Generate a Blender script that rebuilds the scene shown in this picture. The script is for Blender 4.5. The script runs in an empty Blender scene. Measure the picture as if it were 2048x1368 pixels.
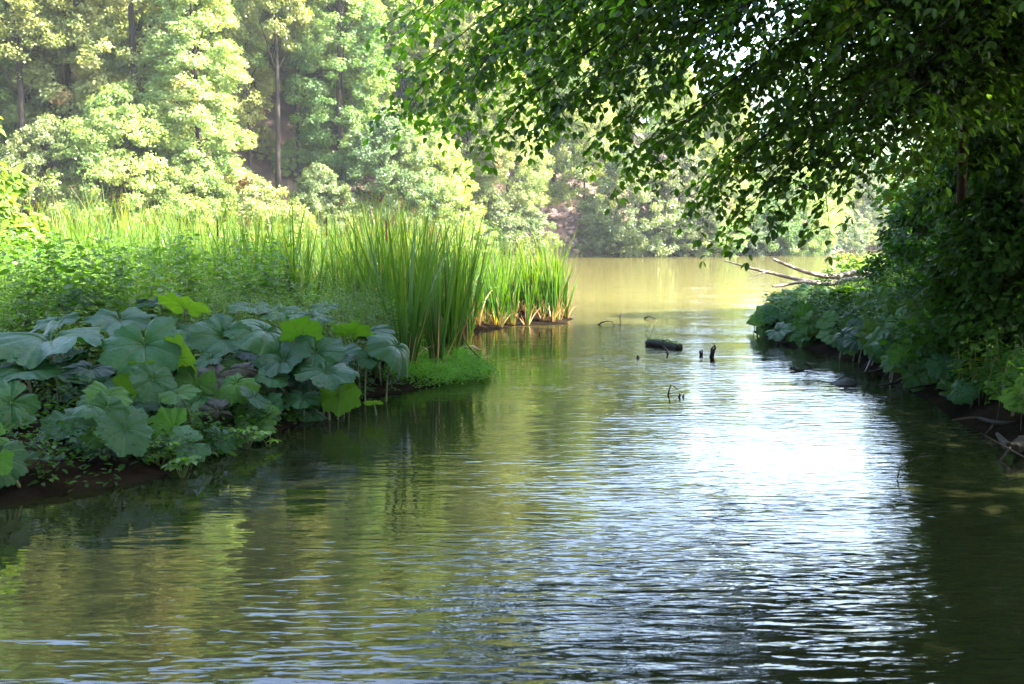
import bpy, math, random
import numpy as np
from mathutils import Vector, Matrix
R = math.radians
scene = bpy.context.scene
C = scene.collection

# ------------------------------------------------------------ camera, light
PITCH = R(6.1); F = 1991.0; CAMH = 1.6
cd = bpy.data.cameras.new("camera"); cam = bpy.data.objects.new("camera", cd); C.objects.link(cam)
cam.location = (0, 0, CAMH); cam.rotation_euler = (math.pi/2 - PITCH, 0, 0)
cd.sensor_width = 36; cd.lens = 35.0; cd.clip_start = 0.05; cd.clip_end = 3000
cd.dof.use_dof = True; cd.dof.focus_distance = 9.0; cd.dof.aperture_fstop = 5.0
scene.camera = cam
SUN_AZ, SUN_EL = 94.0, 47.0
w = bpy.data.worlds.new("World"); scene.world = w; w.use_nodes = True
sk = w.node_tree.nodes.new('ShaderNodeTexSky'); sk.sky_type = 'NISHITA'; sk.sun_disc = False
sk.sun_elevation = R(SUN_EL); sk.sun_rotation = R(SUN_AZ); sk.dust_density = 3.0
bg = w.node_tree.nodes['Background']; bg.inputs[1].default_value = 0.135
w.node_tree.links.new(sk.outputs[0], bg.inputs[0])
ld = bpy.data.lights.new("sun", 'SUN'); ld.energy = 5.0; ld.angle = R(0.5); ld.color = (1.0, 0.93, 0.8)
sun = bpy.data.objects.new("sun", ld); C.objects.link(sun)
sv = Vector((math.sin(R(SUN_AZ))*math.cos(R(SUN_EL)), math.cos(R(SUN_AZ))*math.cos(R(SUN_EL)), math.sin(R(SUN_EL))))
sun.rotation_euler = sv.to_track_quat('Z', 'Y').to_euler()
scene.view_settings.view_transform = 'Standard'; scene.view_settings.look = 'None'
scene.view_settings.exposure = 3.75; scene.view_settings.gamma = 1
scene.render.engine = 'CYCLES'
cy = scene.cycles
cy.max_bounces = 6; cy.diffuse_bounces = 3; cy.glossy_bounces = 3; cy.transmission_bounces = 4; cy.transparent_max_bounces = 4
cy.volume_bounces = 0; cy.caustics_reflective = False; cy.caustics_refractive = False
cy.use_denoising = True
cy.sample_clamp_indirect = 4.0

HAZE_DENSITY = 0.0003

# ------------------------------------------------------------ helpers
rng = np.random.default_rng(7)
random.seed(7)
CP, SP = math.cos(PITCH), math.sin(PITCH)
def at(px, py, Y):
    """point at distance Y seen at photo pixel px,py"""
    u = (px-1024)/F; v = (684-py)/F
    d = Vector((u, CP + v*SP, -SP + v*CP))
    return Vector((0, 0, CAMH)) + d*(Y/d.y)
def on(px, py, z=0.0):
    u = (px-1024)/F; v = (684-py)/F
    d = Vector((u, CP + v*SP, -SP + v*CP))
    return Vector((0, 0, CAMH)) + d*((z-CAMH)/d.z)

def tag(o, label=None, cat=None, group=None, kind=None):
    if label: o['label'] = label
    if cat: o['category'] = cat
    if group: o['group'] = group
    if kind: o['kind'] = kind
    return o
def empty(name, loc=(0, 0, 0)):
    o = bpy.data.objects.new(name, None); C.objects.link(o); o.location = loc; o.empty_display_size = .1
    return o
def link(name, me, parent=None, loc=None):
    o = bpy.data.objects.new(name, me); C.objects.link(o)
    if parent: o.parent = parent
    if loc is not None: o.location = loc
    return o
def mesh_np(name, V, Fq, mat, rnd=None, smooth=False, extra=None):
    """V (n,3), Fq (m,k) all faces same size k"""
    V = np.asarray(V, np.float32); Fq = np.asarray(Fq, np.int32)
    me = bpy.data.meshes.new(name)
    me.vertices.add(len(V)); me.vertices.foreach_set('co', V.ravel())
    m, k = Fq.shape
    me.loops.add(m*k); me.loops.foreach_set('vertex_index', Fq.ravel())
    me.polygons.add(m); me.polygons.foreach_set('loop_start', np.arange(0, m*k, k, dtype=np.int32))
    me.polygons.foreach_set('loop_total', np.full(m, k, np.int32))
    if smooth: me.polygons.foreach_set('use_smooth', np.ones(m, bool))
    me.update(calc_edges=True)
    if rnd is not None:
        a = me.attributes.new('rnd', 'FLOAT', 'FACE'); a.data.foreach_set('value', np.asarray(rnd, np.float32))
    if extra is not None:
        for nm, arr in extra.items():
            a = me.attributes.new(nm, 'FLOAT', 'POINT'); a.data.foreach_set('value', np.asarray(arr, np.float32))
    me.materials.append(mat)
    return me
def nrm(a): return a/np.maximum(np.linalg.norm(a, axis=1, keepdims=True), 1e-9)
def leaves(name, P, D, N, L, W, mat, rnd=None, simple=False, fold=0.12, droop=0.15):
    """one leaf per row of P: base P, direction D, face normal N"""
    P = np.asarray(P, float); D = nrm(np.asarray(D, float)); n = len(P)
    L = np.broadcast_to(np.asarray(L, float), (n,))[:, None]; W = np.broadcast_to(np.asarray(W, float), (n,))[:, None]
    S = nrm(np.cross(D, N)); N = np.cross(S, D)
    if rnd is None: rnd = rng.random(n)
    if simple:
        V = np.stack([P, P+.45*L*D+.5*W*S+fold*W*N, P+L*D-droop*L*N, P+.5*L*D-.5*W*S+fold*W*N], 1).reshape(-1, 3)
        b = np.arange(n)[:, None]*4
        Fq = b+np.array([[0, 1, 2, 3]])
        return mesh_np(name, V, Fq, mat, rnd)
    V = np.stack([P, P+.28*L*D+.46*W*S+fold*W*N, P+.66*L*D+.42*W*S+fold*W*N-droop*.4*L*N, P+L*D-droop*L*N,
                  P+.66*L*D-.42*W*S+fold*W*N-droop*.4*L*N, P+.28*L*D-.46*W*S+fold*W*N], 1).reshape(-1, 3)
    b = np.arange(n)[:, None]*6
    Fq = np.concatenate([b+np.array([[0, 1, 2, 3]]), b+np.array([[0, 3, 4, 5]])], 1).reshape(-1, 4)
    return mesh_np(name, V, Fq, mat, np.repeat(rnd, 2))
class Tubes:
    """collects tapered tubes into one mesh"""
    def __init__(s): s.V = []; s.F = []; s.n = 0
    def add(s, pts, rads, k=6, wob=0.0):
        pts = np.array([tuple(p) for p in pts], float); m = len(pts)
        T = np.gradient(pts, axis=0); T = nrm(T)
        ref = np.array([0., 0, 1]) if abs(T[0][2]) < .9 else np.array([1., 0, 0])
        a = np.cross(T[0], ref); a /= np.linalg.norm(a)
        rads = np.broadcast_to(np.asarray(rads, float), (m,))
        ang = np.arange(k)*2*math.pi/k
        for i in range(m):
            a = a - T[i]*np.dot(a, T[i]); a /= max(np.linalg.norm(a), 1e-9); b = np.cross(T[i], a)
            rr = rads[i]*(1+wob*(rng.random(k)-.5))
            s.V.append(pts[i]+np.outer(np.cos(ang)*rr, a)+np.outer(np.sin(ang)*rr, b))
        base = s.n
        for i in range(m-1):
            for j in range(k):
                s.F.append((base+i*k+j, base+i*k+(j+1) % k, base+(i+1)*k+(j+1) % k, base+(i+1)*k+j))
        s.n += m*k
        # end caps as a point
        for e, off in ((0, 0), (m-1, (m-1)*k)):
            s.V.append(pts[e][None, :]); c = s.n; s.n += 1
            for j in range(0, k, 2):
                q = (c, base+off+j, base+off+(j+1) % k, base+off+(j+2) % k)
                s.F.append(q if e else q[::-1])
        return s
    def mesh(s, name, mat, smooth=True):
        return mesh_np(name, np.concatenate(s.V), np.array(s.F), mat, smooth=smooth)
def bez(a, b, c, n):
    a, b, c = Vector(a), Vector(b), Vector(c); out = []
    for i in range(n):
        t = i/(n-1); out.append(a*(1-t)**2+b*2*t*(1-t)+c*t*t)
    return out
def wobble(pts, amp, seed=0):
    r = random.Random(seed); out = []
    m = len(pts)
    for i, p in enumerate(pts):
        k = amp*(0 if i == 0 else 1)
        out.append(Vector(p)+Vector((r.uniform(-k, k), r.uniform(-k, k), r.uniform(-k, k))))
    return out

# ------------------------------------------------------------ materials
def new_mat(name):
    m = bpy.data.materials.new(name); m.use_nodes = True; nt = m.node_tree; nt.nodes.clear()
    out = nt.nodes.new('ShaderNodeOutputMaterial'); return m, nt, out
def ramp(nt, src, stops):
    r = nt.nodes.new('ShaderNodeValToRGB'); e = r.color_ramp.elements
    while len(e) < len(stops): e.new(.5)
    for i, (p, c) in enumerate(stops): e[i].position = p; e[i].color = (*c, 1)
    nt.links.new(src, r.inputs[0]); return r.outputs[0]
def leaf_mat(name, stops, trans=0.45, tcol=(1.25, 1.35, .55), gloss=0.3, rough=0.45, noise=None, objvar=0.0):
    m, nt, out = new_mat(name); L = nt.links.new
    at_ = nt.nodes.new('ShaderNodeAttribute'); at_.attribute_name = 'rnd'
    src = at_.outputs['Fac']
    if noise:
        g = nt.nodes.new('ShaderNodeNewGeometry')
        nz = nt.nodes.new('ShaderNodeTexNoise'); nz.inputs['Scale'].default_value = noise; nz.inputs['Detail'].default_value = 2
        L(g.outputs['Position'], nz.inputs['Vector'])
        mx = nt.nodes.new('ShaderNodeMath'); mx.operation = 'MULTIPLY_ADD'; mx.inputs[1].default_value = 1.6; 
        L(nz.outputs['Fac'], mx.inputs[0])
        m2 = nt.nodes.new('ShaderNodeMath'); m2.operation = 'MULTIPLY_ADD'; m2.inputs[1].default_value = .5; m2.inputs[2].default_value = -.55
        L(src, m2.inputs[0]); L(m2.outputs[0], mx.inputs[2]); src = mx.outputs[0]
    col = ramp(nt, src, stops)
    if objvar:
        oi = nt.nodes.new('ShaderNodeObjectInfo')
        hs = nt.nodes.new('ShaderNodeHueSaturation')
        a = nt.nodes.new('ShaderNodeMapRange'); a.inputs[3].default_value = .5-objvar*.12; a.inputs[4].default_value = .5+objvar*.03
        L(oi.outputs['Random'], a.inputs[0]); L(a.outputs[0], hs.inputs['Hue'])
        b = nt.nodes.new('ShaderNodeMath'); b.operation = 'MULTIPLY'; b.inputs[1].default_value = 7.31
        c = nt.nodes.new('ShaderNodeMath'); c.operation = 'FRACT'
        d = nt.nodes.new('ShaderNodeMapRange'); d.inputs[3].default_value = 1-objvar*.6; d.inputs[4].default_value = 1+objvar*.6
        L(oi.outputs['Random'], b.inputs[0]); L(b.outputs[0], c.inputs[0]); L(c.outputs[0], d.inputs[0]); L(d.outputs[0], hs.inputs['Value'])
        L(col, hs.inputs['Color']); col = hs.outputs[0]
    pb = nt.nodes.new('ShaderNodeBsdfPrincipled'); pb.inputs['Roughness'].default_value = rough
    pb.inputs['Specular IOR Level'].default_value = gloss
    L(col, pb.inputs['Base Color'])
    tr = nt.nodes.new('ShaderNodeBsdfTranslucent')
    mc = nt.nodes.new('ShaderNodeVectorMath'); mc.operation = 'MULTIPLY'; mc.inputs[1].default_value = tcol
    L(col, mc.inputs[0]); L(mc.outputs[0], tr.inputs['Color'])
    ms = nt.nodes.new('ShaderNodeMixShader'); ms.inputs[0].default_value = trans
    L(pb.outputs[0], ms.inputs[1]); L(tr.outputs[0], ms.inputs[2]); L(ms.outputs[0], out.inputs[0])
    return m
def bark_mat(name, c1, c2, scale=8, rough=.85, spec=.2):
    m, nt, out = new_mat(name); L = nt.links.new
    g = nt.nodes.new('ShaderNodeNewGeometry'); mp = nt.nodes.new('ShaderNodeMapping'); mp.inputs['Scale'].default_value = (scale, scale, scale*.3)
    nz = nt.nodes.new('ShaderNodeTexNoise'); nz.inputs['Scale'].default_value = 1; nz.inputs['Detail'].default_value = 6; nz.inputs['Roughness'].default_value = .7
    L(g.outputs['Position'], mp.inputs[0]); L(mp.outputs[0], nz.inputs['Vector'])
    col = ramp(nt, nz.outputs['Fac'], [(.35, c1), (.68, c2)])
    pb = nt.nodes.new('ShaderNodeBsdfPrincipled'); pb.inputs['Roughness'].default_value = rough; pb.inputs['Specular IOR Level'].default_value = spec
    bp = nt.nodes.new('ShaderNodeBump'); bp.inputs['Strength'].default_value = .6; bp.inputs['Distance'].default_value = .02
    L(nz.outputs['Fac'], bp.inputs['Height']); L(bp.outputs[0], pb.inputs['Normal'])
    L(col, pb.inputs['Base Color']); L(pb.outputs[0], out.inputs[0]); return m

M = {}
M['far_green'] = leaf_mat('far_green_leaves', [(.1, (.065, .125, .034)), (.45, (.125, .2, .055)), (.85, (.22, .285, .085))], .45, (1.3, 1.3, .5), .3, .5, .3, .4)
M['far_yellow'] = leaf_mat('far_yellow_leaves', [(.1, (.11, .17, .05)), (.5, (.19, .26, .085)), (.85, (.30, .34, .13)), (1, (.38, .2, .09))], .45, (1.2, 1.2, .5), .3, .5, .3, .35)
M['far_blue'] = leaf_mat('far_blue_leaves', [(.15, (.04, .08, .026)), (.5, (.07, .12, .038)), (.9, (.125, .17, .05))], .4, (1.2, 1.3, .6), .4, .45, .25, .4)  # darker bluish green leaves; shade of the far shore is put into their tone
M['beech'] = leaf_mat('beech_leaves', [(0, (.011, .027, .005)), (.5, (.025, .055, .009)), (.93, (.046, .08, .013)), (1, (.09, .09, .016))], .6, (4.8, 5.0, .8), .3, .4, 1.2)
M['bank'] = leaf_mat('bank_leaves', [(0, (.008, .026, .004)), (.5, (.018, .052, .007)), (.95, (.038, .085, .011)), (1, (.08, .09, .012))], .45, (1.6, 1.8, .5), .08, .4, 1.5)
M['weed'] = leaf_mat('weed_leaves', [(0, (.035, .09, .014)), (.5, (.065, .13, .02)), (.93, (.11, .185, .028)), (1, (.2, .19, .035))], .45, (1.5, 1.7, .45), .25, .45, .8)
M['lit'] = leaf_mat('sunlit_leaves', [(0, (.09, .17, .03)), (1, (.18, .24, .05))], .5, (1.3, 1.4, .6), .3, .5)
M['mat'] = leaf_mat('water_herb_leaves', [(0, (.05, .14, .012)), (1, (.1, .23, .018))], .5, (1.6, 1.7, .4), .08, .45)
M['stem'] = bark_mat('green_stem', (.06, .09, .03), (.11, .13, .05), 30)
M['stalk'] = bark_mat('leaf_stalk', (.06, .1, .04), (.13, .1, .06), 25, .5, .4)
M['bark'] = bark_mat('brown_bark', (.02, .015, .01), (.05, .037, .026), 10, .9, .1)
M['barkred'] = bark_mat('reddish_bark', (.035, .02, .013), (.11, .06, .038), 14, .9, .05)
M['farbark'] = bark_mat('far_bark', (.02, .017, .014), (.045, .038, .03), 3, .9, .05)
M['wet'] = bark_mat('wet_wood', (.006, .005, .004), (.022, .017, .012), 25, .6, .15)
M['drift'] = bark_mat('pale_deadwood', (.22, .17, .13), (.45, .37, .29), 20)
M['dry'] = leaf_mat('dry_reed', [(0, (.22, .12, .05)), (1, (.42, .27, .13))], .3, (1.2, 1, .7), .3, .5)
M['withered'] = leaf_mat('withered_leaf', [(0, (.06, .045, .04)), (1, (.1, .075, .065))], .15, (1, 1, 1), .3, .6)
M['spike'] = bark_mat('cattail_spike', (.05, .025, .012), (.09, .045, .02), 60)

def cattail_mat(name='cattail_blades'):
    m, nt, out = new_mat(name); L = nt.links.new
    a = nt.nodes.new('ShaderNodeAttribute'); a.attribute_name = 'hgt'
    b = nt.nodes.new('ShaderNodeAttribute'); b.attribute_name = 'rnd'
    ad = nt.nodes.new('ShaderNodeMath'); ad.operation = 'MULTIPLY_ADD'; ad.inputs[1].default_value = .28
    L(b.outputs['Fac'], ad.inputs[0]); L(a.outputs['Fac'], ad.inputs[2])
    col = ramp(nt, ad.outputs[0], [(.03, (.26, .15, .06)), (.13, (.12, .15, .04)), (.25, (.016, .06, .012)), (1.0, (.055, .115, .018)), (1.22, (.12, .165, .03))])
    tip = nt.nodes.new('ShaderNodeMath'); tip.operation = 'GREATER_THAN'; tip.inputs[1].default_value = 1.215
    L(ad.outputs[0], tip.inputs[0])
    mx = nt.nodes.new('ShaderNodeMix'); mx.data_type = 'RGBA'; L(tip.outputs[0], mx.inputs[0]); L(col, mx.inputs[6]); mx.inputs[7].default_value = (.38, .16, .04, 1)
    pb = nt.nodes.new('ShaderNodeBsdfPrincipled'); pb.inputs['Roughness'].default_value = .4; pb.inputs['Specular IOR Level'].default_value = .25
    L(mx.outputs[2], pb.inputs['Base Color'])
    tr = nt.nodes.new('ShaderNodeBsdfTranslucent')
    mc = nt.nodes.new('ShaderNodeVectorMath'); mc.operation = 'MULTIPLY'; mc.inputs[1].default_value = (2.2, 1.9, .4)
    L(mx.outputs[2], mc.inputs[0]); L(mc.outputs[0], tr.inputs['Color'])
    ms = nt.nodes.new('ShaderNodeMixShader'); ms.inputs[0].default_value = .45
    L(pb.outputs[0], ms.inputs[1]); L(tr.outputs[0], ms.inputs[2]); L(ms.outputs[0], out.inputs[0]); return m
M['cattail'] = cattail_mat()

def butter_mat(name, cols, trans, veincol, rough=.5):
    m, nt, out = new_mat(name); L = nt.links.new
    v = nt.nodes.new('ShaderNodeAttribute'); v.attribute_name = 'vein'
    oi = nt.nodes.new('ShaderNodeObjectInfo')
    tc = nt.nodes.new('ShaderNodeTexCoord')
    nz = nt.nodes.new('ShaderNodeTexNoise'); nz.inputs['Scale'].default_value = 6; nz.inputs['Detail'].default_value = 5
    L(tc.outputs['Object'], nz.inputs['Vector'])
    a = nt.nodes.new('ShaderNodeMath'); a.operation = 'MULTIPLY_ADD'; a.inputs[1].default_value = .5
    b = nt.nodes.new('ShaderNodeMath'); b.operation = 'MULTIPLY'; b.inputs[1].default_value = .5; 
    L(oi.outputs['Random'], b.inputs[0]); L(nz.outputs['Fac'], a.inputs[0]); L(b.outputs[0], a.inputs[2])
    col = ramp(nt, a.outputs[0], [(.2, cols[0]), (.75, cols[1])])
    g3 = nt.nodes.new('ShaderNodeNewGeometry'); n3 = nt.nodes.new('ShaderNodeTexNoise'); n3.inputs['Scale'].default_value = 13; n3.inputs['Detail'].default_value = 4; L(g3.outputs['Position'], n3.inputs['Vector'])
    spf = nt.nodes.new('ShaderNodeMapRange'); spf.inputs[1].default_value = .64; spf.inputs[2].default_value = .72; spf.inputs[4].default_value = .8; L(n3.outputs['Fac'], spf.inputs[0])
    m3 = nt.nodes.new('ShaderNodeMix'); m3.data_type = 'RGBA'; L(spf.outputs[0], m3.inputs[0]); L(col, m3.inputs[6]); m3.inputs[7].default_value = (.05, .04, .014, 1); col = m3.outputs[2]
    mx = nt.nodes.new('ShaderNodeMix'); mx.data_type = 'RGBA'; L(v.outputs['Fac'], mx.inputs[0]); L(col, mx.inputs[6]); mx.inputs[7].default_value = (*veincol, 1)
    pb = nt.nodes.new('ShaderNodeBsdfPrincipled'); pb.inputs['Roughness'].default_value = rough; pb.inputs['Specular IOR Level'].default_value = .2
    L(mx.outputs[2], pb.inputs['Base Color'])
    vo = nt.nodes.new('ShaderNodeTexVoronoi'); vo.inputs['Scale'].default_value = 38
    L(tc.outputs['Object'], vo.inputs['Vector'])
    bp = nt.nodes.new('ShaderNodeBump'); bp.inputs['Strength'].default_value = .5; bp.inputs['Distance'].default_value = .006
    L(vo.outputs['Distance'], bp.inputs['Height'])
    bp2 = nt.nodes.new('ShaderNodeBump'); bp2.inputs['Strength'].default_value = .8; bp2.inputs['Distance'].default_value = .014
    L(nz.outputs['Fac'], bp2.inputs['Height']); L(bp.outputs[0], bp2.inputs['Normal'])
    L(bp2.outputs[0], pb.inputs['Normal'])
    tr = nt.nodes.new('ShaderNodeBsdfTranslucent')
    mc = nt.nodes.new('ShaderNodeVectorMath'); mc.operation = 'MULTIPLY'; mc.inputs[1].default_value = (1.6, 1.7, .4)
    L(mx.outputs[2], mc.inputs[0]); L(mc.outputs[0], tr.inputs['Color'])
    ms = nt.nodes.new('ShaderNodeMixShader'); ms.inputs[0].default_value = trans
    L(pb.outputs[0], ms.inputs[1]); L(tr.outputs[0], ms.inputs[2]); L(ms.outputs[0], out.inputs[0]); return m
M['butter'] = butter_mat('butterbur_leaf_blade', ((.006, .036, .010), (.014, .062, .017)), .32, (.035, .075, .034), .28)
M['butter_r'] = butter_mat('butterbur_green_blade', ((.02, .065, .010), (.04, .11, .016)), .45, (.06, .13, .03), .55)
M['butter_y'] = butter_mat('butterbur_lit_blade', ((.04, .10, .012), (.065, .13, .018)), .45, (.05, .09, .02))  # brighter copy: glow of light through backlit blades put into the colour
M['butter_g'] = butter_mat('butterbur_grey_blade', ((.012, .016, .013), (.03, .027, .025)), .1, (.05, .045, .042), .6)

def ground_mat():
    m, nt, out = new_mat('leaf_litter_soil'); L = nt.links.new
    g = nt.nodes.new('ShaderNodeNewGeometry')
    nz = nt.nodes.new('ShaderNodeTexNoise'); nz.inputs['Scale'].default_value = 1.3; nz.inputs['Detail'].default_value = 9; nz.inputs['Roughness'].default_value = .7
    L(g.outputs['Position'], nz.inputs['Vector'])
    col = ramp(nt, nz.outputs['Fac'], [(.3, (.003, .003, .002)), (.5, (.008, .006, .0045)), (.7, (.02, .014, .009))])
    pb = nt.nodes.new('ShaderNodeBsdfPrincipled'); pb.inputs['Roughness'].default_value = .9
    bp = nt.nodes.new('ShaderNodeBump'); bp.inputs['Distance'].default_value = .08; L(nz.outputs['Fac'], bp.inputs['Height']); L(bp.outputs[0], pb.inputs['Normal'])
    pb.inputs['Specular IOR Level'].default_value = 0
    L(col, pb.inputs['Base Color']); L(pb.outputs[0], out.inputs[0]); return m
M['ground'] = ground_mat()
def hill_mat():
    m, nt, out = new_mat('hill_soil'); L = nt.links.new
    g = nt.nodes.new('ShaderNodeNewGeometry')
    nz = nt.nodes.new('ShaderNodeTexNoise'); nz.inputs['Scale'].default_value = .35; nz.inputs['Detail'].default_value = 9; nz.inputs['Roughness'].default_value = .7
    L(g.outputs['Position'], nz.inputs['Vector'])
    col = ramp(nt, nz.outputs['Fac'], [(.3, (.025, .018, .012)), (.5, (.07, .042, .03)), (.7, (.16, .09, .065))])
    pb = nt.nodes.new('ShaderNodeBsdfPrincipled'); pb.inputs['Roughness'].default_value = .9
    bp = nt.nodes.new('ShaderNodeBump'); bp.inputs['Distance'].default_value = .5; L(nz.outputs['Fac'], bp.inputs['Height']); L(bp.outputs[0], pb.inputs['Normal'])
    L(col, pb.inputs['Base Color']); L(pb.outputs[0], out.inputs[0]); return m
M['hill'] = hill_mat()
def far_hill_mat():
    m, nt, out = new_mat('wooded_far_hill'); L = nt.links.new
    g = nt.nodes.new('ShaderNodeNewGeometry')
    vo = nt.nodes.new('ShaderNodeTexVoronoi'); vo.inputs['Scale'].default_value = .18; L(g.outputs['Position'], vo.inputs['Vector'])
    col = ramp(nt, vo.outputs['Distance'], [(.1, (.1, .16, .06)), (.8, (.05, .09, .04))])
    pb = nt.nodes.new('ShaderNodeBsdfPrincipled'); pb.inputs['Roughness'].default_value = .9
    bp = nt.nodes.new('ShaderNodeBump'); bp.inputs['Distance'].default_value = 4; bp.invert = True; L(vo.outputs['Distance'], bp.inputs['Height']); L(bp.outputs[0], pb.inputs['Normal'])
    L(col, pb.inputs['Base Color']); L(pb.outputs[0], out.inputs[0]); return m
M['farhill'] = far_hill_mat()

def water_mat():
    m, nt, out = new_mat('murky_rippled_water'); L = nt.links.new
    N = nt.nodes.new
    g = N('ShaderNodeNewGeometry')
    def noise(sc, rot, detail=2, rough=.5, dist=0.0):
        mp = N('ShaderNodeMapping'); mp.inputs['Scale'].default_value = (sc[0], sc[1], 1); mp.inputs['Rotation'].default_value = (0, 0, R(rot))
        L(g.outputs['Position'], mp.inputs[0])
        n = N('ShaderNodeTexNoise'); n.inputs['Scale'].default_value = 1; n.inputs['Detail'].default_value = detail; n.inputs['Roughness'].default_value = rough
        n.inputs['Distortion'].default_value = dist
        L(mp.outputs[0], n.inputs['Vector']); return n.outputs['Fac']
    def mth(op, a, b, c=None):
        k = N('ShaderNodeMath'); k.operation = op
        for i, x in enumerate((a, b, c)):
            if x is None: continue
            if isinstance(x, (int, float)): k.inputs[i].default_value = x
            else: L(x, k.inputs[i])
        return k.outputs[0]
    n1 = noise((5.0, 19), 4, 1, .5, .6)       # ripple crests running across the view
    n5 = noise((2.2, 7.5), -3, 1, .5, .4)
    n2 = noise((16, 48), -7, 1, .5)
    n3 = noise((.35, .8), 10, 2)                # calmer and rougher patches
    n4 = noise((.9, 2.6), 12, 1)
    amp = mth('MULTIPLY_ADD', n3, 2.4, -.55)
    amp = mth('MAXIMUM', mth('MINIMUM', amp, 1.2), .25)
    h = mth('MULTIPLY', n1, .0052)
    h = mth('MULTIPLY_ADD', n2, .0009, h)
    h = mth('MULTIPLY_ADD', n5, .0075, h)
    sp0 = N('ShaderNodeSeparateXYZ'); L(g.outputs['Position'], sp0.inputs[0])
    mr0 = N('ShaderNodeMapRange'); mr0.inputs[1].default_value = 3; mr0.inputs[2].default_value = 8; mr0.inputs[3].default_value = 1.8; mr0.inputs[4].default_value = .72
    mr1 = N('ShaderNodeMapRange'); mr1.inputs[1].default_value = -2.0; mr1.inputs[2].default_value = 1.2; mr1.inputs[3].default_value = .22; mr1.inputs[4].default_value = 1.5
    L(sp0.outputs[1], mr0.inputs[0]); L(sp0.outputs[0], mr1.inputs[0])
    h = mth('MULTIPLY', h, amp); h = mth('MULTIPLY', h, mr0.outputs[0]); h = mth('MULTIPLY', h, mr1.outputs[0])
    h = mth('MULTIPLY_ADD', n4, .004, h)
    bp = N('ShaderNodeBump'); bp.inputs['Strength'].default_value = 1.0; bp.inputs['Distance'].default_value = WAVE
    L(h, bp.inputs['Height'])
    # muddy patches of the bed show through where it is shallow
    c1 = noise((.12, .12), 0, 4, .6)
    col = ramp(nt, c1, [(.35, (.006, .008, .003)), (.6, (.012, .013, .005))])
    # lit silt: sunlight beyond the shade edge painted as a lighter water colour
    sp = N('ShaderNodeSeparateXYZ'); L(g.outputs['Position'], sp.inputs[0])
    mr = N('ShaderNodeMapRange'); mr.inputs[1].default_value = 15; mr.inputs[2].default_value = 26; L(sp.outputs[1], mr.inputs[0])
    mr2 = N('ShaderNodeMapRange'); mr2.inputs[1].default_value = 400; mr2.inputs[2].default_value = 30; L(sp.outputs[1], mr2.inputs[0])
    f = mth('MULTIPLY', mr.outputs[0], mr2.outputs[0])
    mx = N('ShaderNodeMix'); mx.data_type = 'RGBA'; L(f, mx.inputs[0]); L(col, mx.inputs[6]); mx.inputs[7].default_value = (.12, .105, .033, 1)
    df = N('ShaderNodeBsdfDiffuse'); L(mx.outputs[2], df.inputs['Color'])
    gl = N('ShaderNodeBsdfGlossy'); gl.inputs['Roughness'].default_value = .02; L(bp.outputs[0], gl.inputs['Normal'])
    fr = N('ShaderNodeFresnel'); fr.inputs['IOR'].default_value = 1.6; L(bp.outputs[0], fr.inputs['Normal'])
    ms = N('ShaderNodeMixShader'); L(fr.outputs[0], ms.inputs[0]); L(df.outputs[0], ms.inputs[1]); L(gl.outputs[0], ms.inputs[2])
    L(ms.outputs[0], out.inputs[0]); return m
WAVE = 1.0
M['water'] = water_mat()

# ------------------------------------------------------------ ground and water
LEFT = [(-60, -30), (-4, -30), (-4, -5), (-3.7, 3), (-3.05, 5.9), (-2.3, 6.5), (-2.15, 7.4), (-1.85, 8.4), (-1.3, 10.1), (-.55, 10.9), (-.35, 11.5), (-.6, 12.4),
        (-1.0, 14), (-.8, 16.4), (.3, 17.6), (1.05, 18.1), (1.2, 19.2), (0, 21), (-4, 23.5), (-14, 26), (-60, 31)]
RIGHT = [(3.7, -30), (3.6, 0), (3.75, 7.4), (3.95, 8.9), (4.1, 10), (4.35, 11.8), (4.3, 13.5), (4.0, 15), (4.05, 16.6), (4.8, 17.8), (6.6, 19),
         (9, 22), (14, 28), (24, 40), (60, 70), (60, -30)]
def poly_dist(X, Y, poly):
    P = np.array(poly, float); n = len(P)
    inside = np.zeros(X.shape, bool); d = np.full(X.shape, 1e9)
    for i in range(n):
        x0, y0 = P[i]; x1, y1 = P[(i+1) % n]
        c = ((y0 > Y) != (y1 > Y)) & (X < (x1-x0)*(Y-y0)/((y1-y0) if y1 != y0 else 1e-9)+x0)
        inside ^= c
        dx, dy = x1-x0, y1-y0; t = np.clip(((X-x0)*dx+(Y-y0)*dy)/(dx*dx+dy*dy), 0, 1)
        d = np.minimum(d, np.hypot(X-x0-t*dx, Y-y0-t*dy))
    return np.where(inside, d, -d)
def bank_h(X, Y):
    X = np.asarray(X, float); Y = np.asarray(Y, float)
    dl = poly_dist(X, Y, LEFT); dr = poly_dist(X, Y, RIGHT)
    nz = .05*np.sin(3.1*X+1.7*Y)+.04*np.sin(-2.3*X+4.1*Y+1)+.03*np.sin(7*X+1)*np.sin(6*Y)
    hl = np.where(dl > 0, np.minimum(dl*.25, .06)+.045*np.minimum(dl, 5), dl*.5)
    hr = np.where(dr > 0, np.minimum(dr*.4, .08)+.16*np.minimum(dr, 14), dr*.5)
    h = np.maximum(np.maximum(hl, hr), -.7)
    return h+nz*np.clip(np.maximum(dl, dr)*1.5+.3, .2, 1)
def bh(x, y): return float(bank_h(np.array([x]), np.array([y]))[0])
def grid(name, xs, ys, zf, mat):
    X, Y = np.meshgrid(xs, ys); Z = zf(X, Y)
    V = np.stack([X.ravel(), Y.ravel(), Z.ravel()], 1); nx, ny = len(xs), len(ys)
    i = (np.arange(ny-1)[:, None]*nx+np.arange(nx-1)[None, :]).ravel()
    return mesh_np(name, V, np.stack([i, i+1, i+nx+1, i+nx], 1), mat, smooth=True)
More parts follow.
